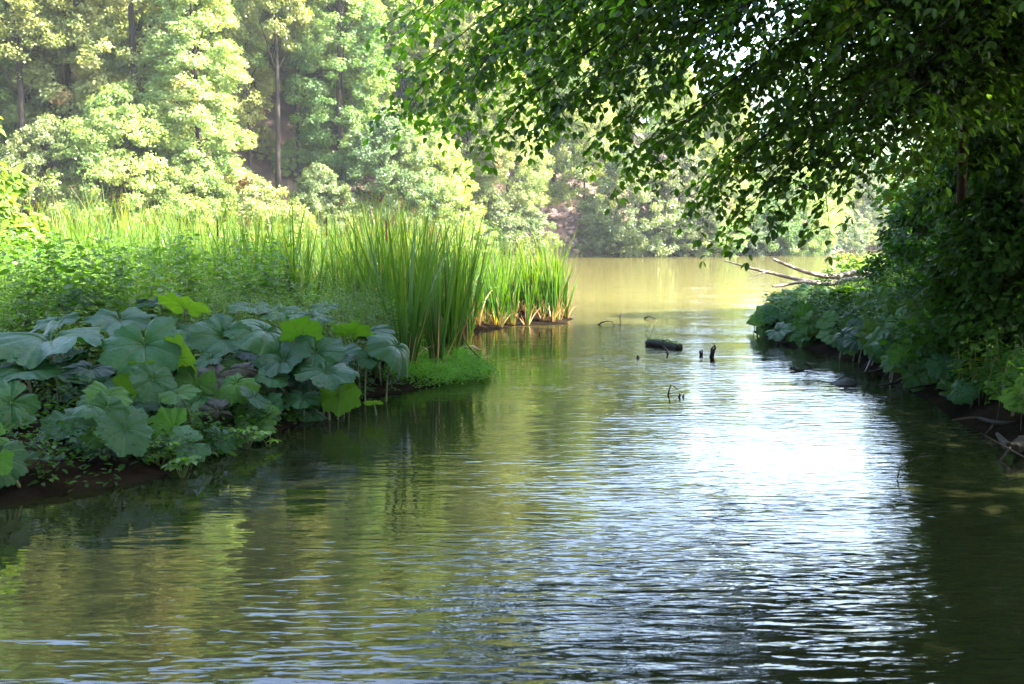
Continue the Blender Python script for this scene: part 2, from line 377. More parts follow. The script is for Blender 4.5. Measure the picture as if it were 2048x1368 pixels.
xs = np.concatenate([np.linspace(-60, -12, 40), np.arange(-11.8, 12, .2), np.linspace(12.2, 60, 40)])
ys = np.concatenate([np.linspace(-30, 2, 20), np.arange(2.2, 24, .2), np.linspace(24.4, 46, 30)])
tag(link('ground', grid('ground', xs, ys, bank_h, M['ground'])), kind='structure')

SHX = np.array([-160, -120, -60, -40, -20, -8, 0, 9, 18, 28, 32, 40, 60, 120, 260])
SHY = np.array([40, 44, 50, 53, 57, 66, 74, 77, 79, 86, 100, 116, 124, 140, 200])
def shore(x): return np.interp(x, SHX, SHY)
def slope(x): return np.interp(x, [-160, -20, 5, 20, 32, 60, 260], [.62, .62, .6, .32, .10, .07, .05])
def hill_h(X, T):
    cap = np.interp(X, [-160, -20, 5, 20, 32, 60, 260], [60, 60, 52, 21, 7, 5, 5])
    up = slope(X)*T
    h = cap*(1-np.exp(-up/cap))
    h = np.where(T > 0, np.minimum(T*.8, 1.3)+h, T*.5)
    return np.maximum(h, -1)+np.where(T > 1, .5*np.sin(.5*X+.3*T)+.35*np.sin(.9*X-.7*T), 0)
def hz(x, y): return float(hill_h(np.array([x]), np.array([y-shore(x)]))[0])
xs = np.linspace(-160, 260, 260); ts = np.concatenate([[-4, -2, -1], np.arange(0, 10, 1.), np.linspace(10, 200, 70)])
Xg, Tg = np.meshgrid(xs, ts); Zg = hill_h(Xg, Tg); Yg = Tg+shore(Xg)
nx = len(xs); i = (np.arange(len(ts)-1)[:, None]*nx+np.arange(nx-1)[None, :]).ravel()
tag(link('hillside', mesh_np('hillside', np.stack([Xg.ravel(), Yg.ravel(), Zg.ravel()], 1), np.stack([i, i+1, i+nx+1, i+nx], 1), M['hill'], smooth=True)), kind='structure')
wm = mesh_np('lake_water', [(-400, -60, 0), (400, -60, 0), (400, 500, 0), (-400, 500, 0)], [(0, 1, 2, 3)], M['water'])
tag(link('lake_water', wm), kind='structure')
bm_ = mesh_np('lake_bed', [(-900, -600, -1.2), (900, -600, -1.2), (900, 1200, -1.2), (-900, 1200, -1.2)], [(0, 1, 2, 3)], M['ground'])
tag(link('lake_bed', bm_), kind='structure')
# far blue hill at the end of the valley
xs = np.linspace(-100, 420, 90); ys = np.linspace(250, 480, 40)
def fh(X, Y):
    return -1+(30+44*np.exp(-((X-150)/90)**2))*np.sin(np.clip((Y-250)/160, 0, 1)*math.pi/2)+2*np.sin(X*.13)*np.sin(Y*.11)+1.2*np.sin(X*.31+Y*.2)
tag(link('far_hill', grid('far_hill', xs, ys, fh, M['farhill'])), kind='structure')

# ------------------------------------------------------------ far trees
def tree_meshes(seed, h, rad, base, nclump, nleaf, lsize, cr=1.0, lean=0.0, trunk_r=None, limbs=9):
    """trunk and crown clump cloud; crown envelope from base*h to h"""
    r = np.random.default_rng(seed); tr = trunk_r or h*.011
    tb = Tubes()
    n = 9; top = np.array([lean*h*.15+r.normal()*.3, r.normal()*.3, h*.95])
    ax = [np.array([top[0]*(t**1.5)+.12*math.sin(seed+5*t), top[1]*t+.12*math.cos(seed*2+6*t), top[2]*t-(.6 if t == 0 else 0)]) for t in np.linspace(0, 1, n)]
    tb.add(ax, [tr*(1.25 if k == 0 else 1-.85*k/(n-1)) for k in range(n)], 7)
    def env(u):      # radius profile
        return rad*(np.sin(np.clip(u, 0, 1)**.75*math.pi)**.6*.75+.3*(1-u))
    cl = []
    while len(cl) < nclump:
        u = r.random()**.9; a = r.random()*2*math.pi; rr = env(u)*(.35+.65*r.random()**.5)
        z = h*(base+(1-base)*u)
        t = z/h; axp = np.array([top[0]*t**1.5, top[1]*t, 0])
        cl.append((axp+np.array([math.cos(a)*rr, math.sin(a)*rr, z]), cr*(.55+.7*r.random())*(1-.35*u)))
    for k in range(limbs):
        c, s = cl[k]; t0 = max(.15, min(.9, c[2]/h-.12)); p0 = np.array([top[0]*t0**1.5, top[1]*t0, h*.95*t0])
        tb.add(bez(p0, (p0+c)/2+np.array([0, 0, .3]), c, 5), [tr*.4*(1-t0*.5), tr*.33, tr*.25, tr*.16, tr*.08], 5)
    P = []; Nn = []; RN = []
    for c, s in cl:
        m = int(nleaf*(s/cr)**1.5)
        d = nrm(r.normal(size=(m, 3))); d[:, 2] = d[:, 2]*.9+.15
        q = c+d*np.array([s, s, s*.85])*(r.random((m, 1))**.45)+np.array([0, 0, -.25*s])*(np.abs(d[:, :1]))
        P.append(q)
        out = nrm(c[None, :]*np.array([1, 1, 0])+1e-6)
        Nn.append(nrm(d*.6+np.array([0, 0, .45])+out*.45+r.normal(size=(m, 3))*.45)); RN.append(np.clip(.5+.25*r.normal()+.25*(r.random(m)-.5), 0, 1))
    P = np.concatenate(P); Nn = np.concatenate(Nn); RN = np.concatenate(RN); m = len(P)
    D = nrm(P*np.array([1, 1, 0])-np.array([top[0]*.5, 0, 0])+r.normal(size=(m, 3))*rad*.5+np.array([0, 0, -.35*rad]))
    L = lsize*(.7+.6*r.random(m))
    return tb, (P, D, Nn, L, L*.7, RN)
def build_tree(name, v, leafmat, barkmat='farbark', simple=True):
    tb, (P, D, N, L, W, RN) = v
    return tb.mesh('trunk', M[barkmat]), leaves('crown', P, D, N, L, W, M[leafmat], RN, simple=simple)
kinds = {}
specs = {'tall': (11, 19, 3.7, .12, 560, 165, .17, .66), 'column': (12, 20, 2.8, .08, 500, 165, .165, .6), 'broad': (13, 16, 4.6, .1, 560, 170, .17, .75),
         'shore': (14, 9, 4.2, .0, 420, 175, .145, .56), 'bush': (15, 5, 3.2, .0, 230, 160, .135, .45), 'bare': (16, 21, 3.1, .42, 320, 165, .17, .66)}
for k, (sd, h, rad, base, nc, nl, ls, cr) in specs.items():
    v = tree_meshes(sd, h, rad, base, nc, nl, ls, cr, lean=.3 if k == 'shore' else 0, limbs=14)
    tm = None
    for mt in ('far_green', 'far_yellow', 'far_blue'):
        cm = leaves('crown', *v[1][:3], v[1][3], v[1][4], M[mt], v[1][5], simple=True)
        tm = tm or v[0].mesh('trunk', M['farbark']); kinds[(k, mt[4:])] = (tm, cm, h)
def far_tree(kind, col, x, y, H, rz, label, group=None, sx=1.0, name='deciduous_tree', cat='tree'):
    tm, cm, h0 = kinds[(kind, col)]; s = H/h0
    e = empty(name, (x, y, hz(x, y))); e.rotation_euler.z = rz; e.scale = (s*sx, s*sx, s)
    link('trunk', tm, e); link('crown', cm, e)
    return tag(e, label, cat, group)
# front trees: photo x of crown centre, distance behind the shore, kind, colour, height, width factor, label
FRONT = [
 (-60, 5, 'tall', 'green', 21, 1.0, 'tall green tree at the left edge of the photo with dark limbs showing'),
 (60, 3, 'bare', 'green', 20, 1.1, 'tree with dark bare forked trunk behind the left reeds'),
 (150, 6, 'tall', 'yellow', 21, 1.0, 'pale yellow green tree second from the left with high open crown'),
 (100, 0, 'shore', 'blue', 8, 1.0, 'dark low tree behind the far left reeds under the forked trunk'),
 (250, 0, 'shore', 'green', 10, 1.05, 'bushy light green tree on the far shore behind the left reeds'),
 (285, 4, 'column', 'yellow', 23, 1.1, 'tall pale sunlit tree with narrow crown in the left third'),
 (400, 1, 'column', 'yellow', 18, 1.25, 'brightest pale yellow tree with rounded sunlit right edge, left of the gap'),
 (375, -1, 'shore', 'green', 7, 1.05, 'low tree with pale leaf sprays under the brightest yellow tree'),
 (490, -1, 'bush', 'yellow', 5.6, 1.3, 'low spreading yellow green bush leaning right in front of the reddish slope'),
 (455, 8, 'tall', 'yellow', 22, .9, 'yellow green tree with orange tinged top left of the bare dark trunk'),
 (565, 4, 'bare', 'green', 23, .75, 'slender tree with a long straight dark trunk before the reddish slope'),
 (508, 6, 'bare', 'green', 19, .7, 'tree with a dark trunk just left of the longest straight trunk'),
 (606, 5, 'bare', 'green', 19, .7, 'thin trunked tree just right of the longest straight trunk'),
 (690, 4, 'column', 'green', 20, 1.25, 'wide fresh green tree with drooping sprays right of the straight trunk'),
 (650, 0, 'shore', 'blue', 6, 1.0, 'dark bluish tree low on the shore behind the middle of the reeds'),
 (760, 1, 'shore', 'blue', 8, 1.1, 'dark green shore tree between the fresh green tree and the rounded bright one'),
 (850, 0, 'shore', 'green', 9.5, .95, 'rounded bright green tree on the shore above the tallest reeds'),
 (800, 8, 'tall', 'green', 20, 1.1, 'tall tree behind the rounded bright shore tree'),
 (930, 5, 'broad', 'green', 17, .9, 'green tree just under the tip of the hanging beech branches'),
 (1010, 1, 'broad', 'yellow', 12.5, .95, 'tree with orange yellow layered leaves overhanging the far shore'),
 (985, -1, 'bush', 'blue', 5, 1.0, 'dark low bush at the waterline below the orange yellow tree'),
 (1110, 7, 'tall', 'green', 15.5, 1.0, 'green tree above the pinkish eroded bank'),
 (1170, 4, 'shore', 'green', 10, .9, 'light green tree directly right of the orange yellow one'),
 (1270, -.5, 'shore', 'blue', 8.5, 1.1, 'dark blue green shaded tree right of the pinkish eroded bank'),
 (1350, 0, 'shore', 'blue', 8, 1.0, 'second dark blue green shaded tree from the pinkish bank'),
 (1430, 1, 'shore', 'green', 8, .9, 'shaded green tree on the shore below the lowest hanging beech twig'),
 (1520, 0, 'bush', 'green', 6, 1.0, 'mid green bush between the shaded trees and the bright round one'),
 (1585, -1, 'shore', 'green', 7.2, 1.0, 'bright round pale green tree at the right end of the nearer shore'),
 (1660, 2, 'bush', 'yellow', 4.5, .8, 'small bright bush at the tip of the nearer far shore'),
 (1720, 2, 'shore', 'blue', 8, 1.2, 'hazy bluish tree on the farthest shore beside the bright round tree'),
 (1790, 1, 'shore', 'green', 8, 1.2, 'hazy tree on the farthest shore left of the dark right bank'),
 (1860, 2, 'broad', 'green', 11, 1.2, 'hazy tree on the farthest shore behind the right bank leaves'),
]
def x_on_shore(px, t):
    u = (px-1024)/F; best = None
    for x in np.linspace(-120, 160, 1121):
        y = shore(x)+t; e = abs(x/y-u)
        if best is None or e < best[0]: best = (e, x, y)
    return best[1], best[2]
pos = []
for k, (px, t, kind, col, H, sx, lab) in enumerate(FRONT):
    x, y = x_on_shore(px, t); pos.append((x, y))
    far_tree(kind, col, x, y, H, k*2.1, lab, None, sx)
# the wood behind
r = random.Random(5); nback = 0
def sector(px, t):
    h = 'left' if px < 520 else 'middle' if px < 1000 else 'right'
    v = 'just behind the shore trees' if t < 22 else 'half way up the slope' if t < 40 else 'on the top of the slope'
    return h, v
for row, t0 in enumerate((13, 19, 26, 34, 43, 54)):
    px = -150+row*37
    while px < (1560 if row < 5 else 1400):
        step = F*4.7/(68+t0)*r.uniform(.85, 1.2)
        x, y = x_on_shore(px, t0+r.uniform(-2, 2)); px += step
        if row == 0 and 490 < px-step < 640: continue
        right = min(1, max(0, (px-1050)/550))
        H = r.uniform(18, 25)*(1-.42*right)*min(1, .8+.2*max(0, (1250-px)/500))
        kind = r.choice(['tall', 'column', 'broad', 'tall']); col = r.choice(['green', 'yellow', 'green', 'yellow'] if px > 520 else ['green', 'yellow', 'yellow', 'green'])
        a, b = sector(px, t0)
        far_tree(kind, col, x, y, H, r.uniform(0, 6.3), f'leafy tree of the far wood {b}, {a} part', f'trees of the far wood, {a} part, {b}', r.uniform(.9, 1.2))
        nback += 1
for row, t0 in enumerate((8, 16, 26)):
    for px in range(1600+row*25, 2200, 75):
        x, y = x_on_shore(px, t0)
        far_tree(r.choice(['tall', 'broad', 'shore']), r.choice(['green', 'yellow', 'blue']), x, y, r.uniform(7.5, 10.5), r.uniform(0, 6.3),
                 'hazy tree of the wood on the farthest shore at the right', 'trees on the farthest shore', 1.1)
        nback += 1
# reddish slope scrub and the eroded bank
def rocks(name, cx, cy, wx, wy, n, mat, label, cat, seed, s0=.5, zoff=0):
    q = np.random.default_rng(seed); V = []; Fs = []
    for k in range(n):
        c = np.array([cx+q.uniform(-wx, wx), cy+q.uniform(-wy, wy), 0]); c[2] = hz(c[0], c[1])+zoff+.1
        s = s0*q.uniform(.4, 1.3)*np.array([1.2, 1, .7])
        base = len(V)*8
        cube = np.array([[x, y, z] for x in (-1, 1) for y in (-1, 1) for z in (-1, 1)], float)*s*.5
        cube += q.normal(size=(8, 3))*s*.14
        a = q.uniform(0, 6.3); rot = np.array([[math.cos(a), -math.sin(a), 0], [math.sin(a), math.cos(a), 0], [0, 0, 1]])
        V.append(cube@rot.T+c)
        Fs += [[base+j for j in f] for f in ((0, 1, 3, 2), (4, 6, 7, 5), (0, 4, 5, 1), (2, 3, 7, 6), (0, 2, 6, 4), (1, 5, 7, 3))]
    o = link(name, mesh_np(name, np.concatenate(V), np.array(Fs), mat)); tag(o, label, cat, kind='stuff'); return o
M['pinkrock'] = bark_mat('pinkish_rock', (.13, .08, .06), (.38, .26, .22), 2)
x, y = x_on_shore(1140, 1.5)
rocks('bank_rubble', x, y, 2.6, 1.4, 150, M['pinkrock'], 'pinkish stones and roots of the eroded bank at the far waterline', 'rubble', 3, .3, 0)
for k, px in enumerate(list(range(955, 1075, 40))+list(range(1205, 1680, 42))+list(range(1690, 1850, 40))):
    x, y = x_on_shore(px, -.6 if px < 1680 else .5)
    far_tree('bush', 'blue' if k % 4 else 'green', x, y, r.uniform(2.6, 4.2), r.uniform(0, 6.3), 'low dark bush at the waterline of the far shore', 'bushes along the far waterline', r.uniform(1, 1.4), 'bush', 'bush')
for k, (px, t) in enumerate([(495, 5), (525, 9), (548, 3), (585, 6), (612, 10), (630, 4), (640, 8), (470, 7)]):
    x, y = x_on_shore(px, t)
    far_tree('bush', 'green' if k % 2 else 'blue', x, y, r.uniform(1.3, 2.6), r.uniform(0, 6.3), 'small sapling bush on the reddish slope between the dark trunks', 'saplings on the reddish slope', .9, 'bush', 'bush')
print('back trees', nback)

# ------------------------------------------------------------ cattails
def blades(bases, nb, h, spread, seed, wid=.016, dry=0.0, local=False):
    q = np.random.default_rng(seed); V = []; n = 0; Hh = []; RN = []; Fq = []
    seg = 6
    B = np.repeat(np.asarray(bases, float), nb, axis=0); m = len(B)
    hh = np.repeat(np.broadcast_to(h, (len(bases),)), nb)*q.uniform(.62, 1.08, m)
    az = q.uniform(0, 2*math.pi, m); dirv = np.stack([np.cos(az), np.sin(az), np.zeros(m)], 1)
    sp = spread*q.random(m)**.8; bend = np.where(q.random(m) < .12, q.uniform(.4, 1.0, m), q.uniform(0, .22, m))*spread*3
    start = B+dirv*q.uniform(0, .035, (m, 1))
    wa = q.uniform(0, math.pi, m); wd = np.stack([np.cos(wa), np.sin(wa), np.zeros(m)], 1)
    w0 = wid*q.uniform(.7, 1.25, m)
    for k in range(seg+1):
        t = k/seg
        c = start+dirv*(hh*(sp*t+bend*t**3*.5))[:, None]+np.array([0, 0, 1.])*(hh*(t-bend*.35*t**3))[:, None]
        wt = w0*(1.0 if t < .5 else (1-t)/.5*.95+.05)
        tw = t*1.2*(q.random(1)[0]); wdd = wd*math.cos(tw)+np.cross(wd, [0, 0, 1.])*math.sin(tw)
        V.append(np.stack([c-wdd*wt[:, None]*.5, c+wdd*wt[:, None]*.5], 1)); Hh.append(np.full((m, 2), t))
    V = np.stack(V, 1).reshape(-1, 3); Hh = np.stack(Hh, 1).ravel()
    b = (np.arange(m)*(seg+1)*2)[:, None]
    for k in range(seg): Fq.append(b+np.array([[2*k, 2*k+1, 2*k+3, 2*k+2]]))
    Fq = np.stack(Fq, 1).reshape(-1, 4); rn = np.repeat(q.random(m), seg)
    return V, Fq, rn, Hh
def blade_mesh(name, *a, mat='cattail', **k):
    V, Fq, rn, Hh = blades(*a, **k); return mesh_np(name, V, Fq, M[mat], rn, extra={'hgt': Hh})
# bed: one mass of cattails on the marsh behind the herbs
q = np.random.default_rng(21); Bp = []; Hp = []
while len(Bp) < 820:
    x = q.uniform(-15, 1.1); y = q.uniform(11.8, 24)
    d = poly_dist(np.array([x]), np.array([y]), LEFT)[0]
    if d < .05: continue
    front = np.interp(x, [-15, -8, -5, -3.2, -2.4, -1.2, 2], [15.5, 15.2, 14.0, 12.6, 12.1, 12.3, 12.3])
    if y < front: continue
    px = 1024+F*x/y
    if px < -80: continue
    Bp.append((x, y, bh(x, y)-.05))
    Hp.append(np.interp(x, [-15, -6, -2.5, -1, .2, 1.2], [1.95, 1.95, 1.95, 1.85, 1.6, 1.42]))
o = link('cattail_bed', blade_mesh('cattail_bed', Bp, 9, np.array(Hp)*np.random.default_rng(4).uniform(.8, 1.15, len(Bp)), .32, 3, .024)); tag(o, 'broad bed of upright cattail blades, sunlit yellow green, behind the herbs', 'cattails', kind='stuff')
o = link('bent_dead_reeds', blade_mesh('bent_dead_reeds', [b for b in Bp[::6]], 3, 1.45, .5, 6, .018, mat='dry')); tag(o, 'scattered bent straw coloured reed leaves through the cattail bed', 'dead reeds', kind='stuff')
# dry litter at the foot of the tip
Bd = [(x, y, z) for (x, y, z) in Bp if x > -2.6 and y > 14 and y < 20]
q.shuffle(Bd)
o = link('dry_reed_litter', blade_mesh('dry_reed_litter', Bd[:260], 9, .42, .75, 5, .016, mat='dry')); tag(o, 'orange brown dead reed leaves at the foot of the cattails', 'dead reeds', kind='stuff')
# single clumps at the near edge
protos = []
for k in range(5):
    protos.append((blade_mesh('blades', [(0, 0, 0)], 26, 1.06, .2+.05*k, 40+k, .017), blade_mesh('dry_blades', [(0, 0, 0)], 7, .4, .5, 60+k, .01, mat='dry')))
spk = Tubes(); spk.add([(0, 0, 0), (.01, 0, .5), (.02, 0, .82)], [.004, .004, .003], 5); spike_stem = spk.mesh('stem', M['stem'])
spk = Tubes(); spk.add([(.02, 0, .76), (.02, 0, .775), (.021, 0, .9), (.022, 0, .915)], [.004, .012, .012, .004], 8); spike_head = spk.mesh('seed_head', M['spike'])
CL = [ # px,py of the foot, height, label, spike
 (876, 742, 1.85, 'dark green cattail clump in the herb patch, foremost of the near reeds', 0),
 (905, 715, 2.0, 'cattail clump right behind the foremost one, straight dark blades', 0),
 (842, 700, 2.05, 'dense dark cattail clump beside the drooping butterbur leaf', 0),
 (815, 755, 2.0, 'cattail clump at the waterline left of the bright herb patch', 0),
 (790, 730, 2.1, 'cattail clump with twisted brown foot at the end of the butterbur leaves', 0),
 (770, 700, 2.1, 'tall cattail clump rising behind the last butterbur leaves', 0),
 (745, 690, 2.1, 'tall cattail clump left of the twisted brown foot', 1),
 (935, 690, 1.75, 'cattail clump leaning over the right end of the herb patch', 0),
 (860, 680, 1.9, 'cattail clump in the second row above the herb patch', 0),
 (925, 668, 1.7, 'cattail clump in front of the pale dead reeds', 0),
 (1118, 642, 1.5, 'rightmost cattail clump at the tip of the reed spit, fanned blades', 0),
 (1098, 640, 1.5, 'cattail clump second from the tip of the reed spit', 0),
 (1068, 638, 1.5, 'cattail clump third from the tip of the reed spit', 0),
 (1040, 636, 1.45, 'cattail clump fourth from the tip, orange brown at the foot', 0),
 (1010, 640, 1.4, 'cattail clump among flattened dead reeds left of the spit tip', 0),
 (1130, 636, 1.35, 'thin cattail clump leaning right at the very end of the spit', 0),
]
for k, (px, py, h, lab, sp) in enumerate(CL):
    z0 = .02; p = on(px, py, z0); e = empty('cattail_clump', p); e.rotation_euler.z = k*1.3
    hh = h*(p.y/ p.y); e.scale = (h*.95, h*.95, h)
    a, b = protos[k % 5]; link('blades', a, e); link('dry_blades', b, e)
    tag(e, lab, 'cattails', 'cattail clumps standing in front of the reed bed')
for k, (px, py, Y, lab) in enumerate([(650, 452, 14, 'brown cattail seed head standing among the middle reeds'), (432, 455, 14.5, 'brown cattail seed head standing among the left reeds'), (770, 462, 13.5, 'brown cattail seed head left of the tallest dark blades')]):
    p = at(px, py, Y); z0 = bh(p.x, p.y); e = empty('cattail_stalk', (p.x, p.y, z0)); s = (p.z-z0)/.84; e.scale = (1.1, 1.1, s)
    link('stem', spike_stem, e); link('seed_head', spike_head, e); tag(e, lab, 'cattail', 'brown cattail heads')

# ------------------------------------------------------------ herbs on the left bank
def herb_field(name, pts, hts, mat, label, cat, seed, leafL=.06, per=16, spread=.12, kind='stuff', stem=True):
    q = np.random.default_rng(seed); P = []; D = []; N = []; Ls = []; tb = Tubes()
    for (x, y, z), h in zip(pts, hts):
        a = q.uniform(0, 6.3); lean = np.array([math.cos(a), math.sin(a), 0])*h*q.uniform(0, .25)
        n = max(4, int(per*h)); base = np.array([x, y, z])
        if stem:
            tb.add([base, base+lean*.4+np.array([0, 0, h*.5]), base+lean+np.array([0, 0, h])], [.004, .003, .0015], 3)
        for k in range(n):
            t = (k+1)/n; t = .25+.75*t
            c = base+lean*t*t+np.array([0, 0, h*t]); b = a+k*1.57+q.normal()*.4
            for s in (0, math.pi):
                d = np.array([math.cos(b+s), math.sin(b+s), q.uniform(-.5, .4)])
                P.append(c+d*.012+d*q.uniform(0, spread)*(1.1-t)); D.append(d); N.append(np.array([0, 0, 1.])+q.normal(size=3)*.35); Ls.append(leafL*(1.25-.6*t)*q.uniform(.7, 1.35))
    Ls = np.array(Ls)
    me = leaves(name, P, D, N, Ls, Ls*.5, mat)
    return me, (tb.mesh('stems', M['stem']) if stem else None)
def scatter(n, x0, x1, y0, y1, poly, cond, seed, dmin=.05):
    q = np.random.default_rng(seed); out = []
    while len(out) < n:
        X = q.uniform(x0, x1, 4000); Y = q.uniform(y0, y1, 4000); d = poly_dist(X, Y, poly)
        ok = (d > dmin) & cond(X, Y, q)
        Z = bank_h(X, Y)
        out += list(zip(X[ok], Y[ok], Z[ok]))
        if not ok.any(): break
    return out[:n]
def herbs(name, pts, hts, mat, label, cat, seed, **k):
    me, st = herb_field(name, pts, hts, mat, label, cat, seed, **k)
    o = link(name, me); tag(o, label, cat, kind='stuff')
    if st: link('stems', st, o)
    return o
rr = np.random.default_rng(2)
pts = scatter(1900, -11, -1.2, 8.8, 15.8, LEFT, lambda X, Y, q: (X/Y > -.56) & (Y > np.interp(X, [-11, -5, -3, -2, -1.3], [8.6, 8.8, 9.3, 9.9, 10.9])) & (Y < np.interp(X, [-11, -6, -3.5, -2], [15.8, 15.3, 13.6, 12.4])), 11, .15)
hts = [np.interp(p[1], [8.5, 10.5, 13, 16], [.62, .85, 1.1, 1.2])*np.interp(p[0], [-8, -3.5, -1.5], [1.05, .95, .7])*rr.uniform(.65, 1.12) for p in pts]
herbs('bank_weeds', pts, hts, M['weed'], 'tangle of nettles and leafy weeds between the butterbur and the reeds', 'weeds', 31, leafL=.075, per=15)
pts = scatter(260, -11, -2.6, 9.6, 15.2, LEFT, lambda X, Y, q: (X/Y > -.56) & (np.sin(X*2.1+1)*np.sin(Y*1.7)+.3*np.sin(X*5) > .25), 16, .3)
herbs('tall_nettles', pts, [rr.uniform(.95, 1.45) for _ in pts], M['weed'], 'taller nettles with larger pointed leaves standing above the weeds', 'nettles', 36, leafL=.12, per=13, spread=.05)
pts = scatter(650, -3.6, -1.4, 9.6, 12.6, LEFT, lambda X, Y, q: (X/Y > -.34), 12, .2)
herbs('fine_weeds', pts, [rr.uniform(.55, .95) for _ in pts], M['weed'], 'fine leaved weeds with thin stems left of the tall cattails', 'weeds', 32, leafL=.035, per=26, spread=.16)
pts = scatter(350, -6, -1.9, 5.8, 10.2, LEFT, lambda X, Y, q: (X/Y > -.6), 13, .05)
herbs('low_ground_cover', pts, [rr.uniform(.12, .3) for _ in pts], M['bank'], 'low dark ground cover under the butterbur leaves', 'ground cover', 33, leafL=.06, per=30, stem=False)
q = np.random.default_rng(15); pts = []
LX = [p[0] for p in LEFT[3:10]]; LY = [p[1] for p in LEFT[3:10]]
while len(pts) < 230:
    y = q.uniform(4.6, 10.4); x = float(np.interp(y, LY, LX))+q.uniform(-.7, .12); pts.append((x, y, max(0, bh(x, y))))
herbs('edge_herbs', pts, [q.uniform(.10, .3) for _ in pts], M['bank'], 'dark leafy herbs hanging over the waterline of the left bank', 'herbs', 35, leafL=.055, per=50, spread=.1, stem=False)
# bright herb patch at the water
q = np.random.default_rng(14); pts = []
while len(pts) < 1100:
    p = on(q.uniform(775, 985), q.uniform(700, 775), .02)
    d = poly_dist(np.array([p.x]), np.array([p.y]), LEFT)[0]
    if d > -.30+.25*q.random(): pts.append((p.x, p.y, max(bh(p.x, p.y), .0)))
herbs('water_herbs', pts, [q.uniform(.07, .2) for _ in pts], M['mat'], 'bright green mat of small leaved water herbs at the feet of the cattails', 'water herbs', 34, leafL=.032, per=70, spread=.06, stem=False)

# ------------------------------------------------------------ butterbur leaves
def butter_blade(seed, crinkle=.5, cone=.12, droop=.22, curl=0.0):
    """round kidney leaf of radius 1, stalk joins at the origin, notch towards -Y"""
    q = np.random.default_rng(seed); nt_, nr = 132, 13
    nv = 9; va = np.linspace(-math.pi*.92, math.pi*.92, nv)+q.normal(size=nv)*.06   # main veins around +Y
    ph = q.uniform(0, 6.3, 8)
    V = []; vein = []
    for i in range(nr+1):
        s = (i/nr)
        for j in range(nt_):
            th = -math.pi+.16+(2*math.pi-.32)*j/(nt_-1)   # 0 at +Y
            lobe = 1+.06*math.cos(3*th+ph[0])+.06*math.cos(7*th+ph[1])+.05*math.cos(11*th+ph[2])*s
            tooth = .075*abs(math.sin(17.5*th+ph[3]))+.02*abs(math.sin(41*th))
            notch = 1-.35*math.exp(-((abs(th)-math.pi)/.38)**2)
            Rr = (lobe+tooth*s**3)*notch*(1+.12*math.cos(th))*(.97+.0*s)
            rad = s*Rr
            dv = min(abs(th-a) for a in va); w = .03/(s+.15)
            vn = math.exp(-(dv/w)**2)*(1-.5*s)
            # side veins
            k = min(range(nv), key=lambda m: abs(th-va[m])); side = math.exp(-(((abs(th-va[k])*1.3-s*1.2) % .22-.11)/.02)**2)*.5*(s > .25)
            z = cone*math.exp(-(s/.22)**2)*-1+cone*.9*s-droop*s**2.4
            z += crinkle*.10*s*math.cos((th-va[k])*nv*1.0)*-.25
            z += crinkle*s**1.5*(.10*math.sin(3*th+ph[4])+.07*math.sin(5*th+ph[5]))+crinkle*s**3*.05*math.sin(12*th+ph[6])
            x = rad*math.sin(th); y = rad*math.cos(th)
            z += -.03*vn
            if curl:
                a = x*curl; z += -abs(x)**1.6*curl*.5; x = x*(1-.28*min(1, abs(curl)*abs(x)))
            V.append((x, y, z)); vein.append(min(1, vn*.9+side*.35))
    Fq = [(i*nt_+j, i*nt_+j+1, (i+1)*nt_+j+1, (i+1)*nt_+j) for i in range(nr) for j in range(nt_-1)]
    return np.array(V), np.array(Fq), vein
VAR = {}
def bb(key, mat, **k):
    if (key, mat) not in VAR:
        k = dict(k, seed=k['seed']+10*key[1]); V, Fq, vein = butter_blade(**k); VAR[(key, mat)] = mesh_np('leaf_blade', V, Fq, M[mat], smooth=True, extra={'vein': vein})
    return VAR[(key, mat)]
BK = {'flat': dict(seed=1, crinkle=.7, cone=.12, droop=.16), 'cup': dict(seed=2, crinkle=.6, cone=.2, droop=.08), 'droop': dict(seed=3, crinkle=.6, cone=.1, droop=.38, curl=.4),
      'wavy': dict(seed=4, crinkle=1.1, cone=.14, droop=.18), 'plain': dict(seed=5, crinkle=.45, cone=.1, droop=.1), 'fold': dict(seed=6, crinkle=1.0, cone=.1, droop=.4, curl=1.1)}
def butterbur(px, py, Y, wpx, nvec, var, mat, lab, group=None, spin=0.0, foot=None, p=None, rad=None):
    P = p or at(px, py, Y); rad = rad or wpx*P.y/F/2/1.02
    n = Vector(nvec).normalized(); 
    # leaf tip (+Y of the mesh) turned by spin around the normal, starting from the downhill side
    dn = Vector((0, -1, 0)) if abs(n.y) < .95 else Vector((0, 0, -1))
    yv = (dn-n*dn.dot(n)).normalized(); yv = Matrix.Rotation(spin, 3, n) @ yv; xv = yv.cross(n)
    e = empty('butterbur_leaf', (0, 0, 0))
    fx, fy = (foot if foot else (P.x-.1+.2*random.random()-n.x*.15, P.y+.12+.2*random.random()))
    fz = max(bh(fx, fy), -.1)-.03
    e.location = (fx, fy, fz)
    b = link('leaf_blade', bb((var, random.randint(0, 2)), mat, **BK[var]), e)
    rot = Matrix((xv, yv, n)).transposed().to_4x4()
    b.matrix_local = Matrix.Translation(P-Vector((fx, fy, fz))) @ rot @ Matrix.Diagonal((rad, rad, rad, 1))
    tb = Tubes(); end = P-Vector((fx, fy, fz))-n*rad*.10
    tb.add(bez((0, 0, 0), (end.x*.25-n.x*.05, end.y*.25, end.z*.7), end, 8), [.011, .010, .009, .008, .008, .007, .007, .006], 6)
    link('stalk', tb.mesh('stalk', M['stalk']), e)
    return tag(e, lab, 'leaf', group)
UP = (.05, -.15, 1)
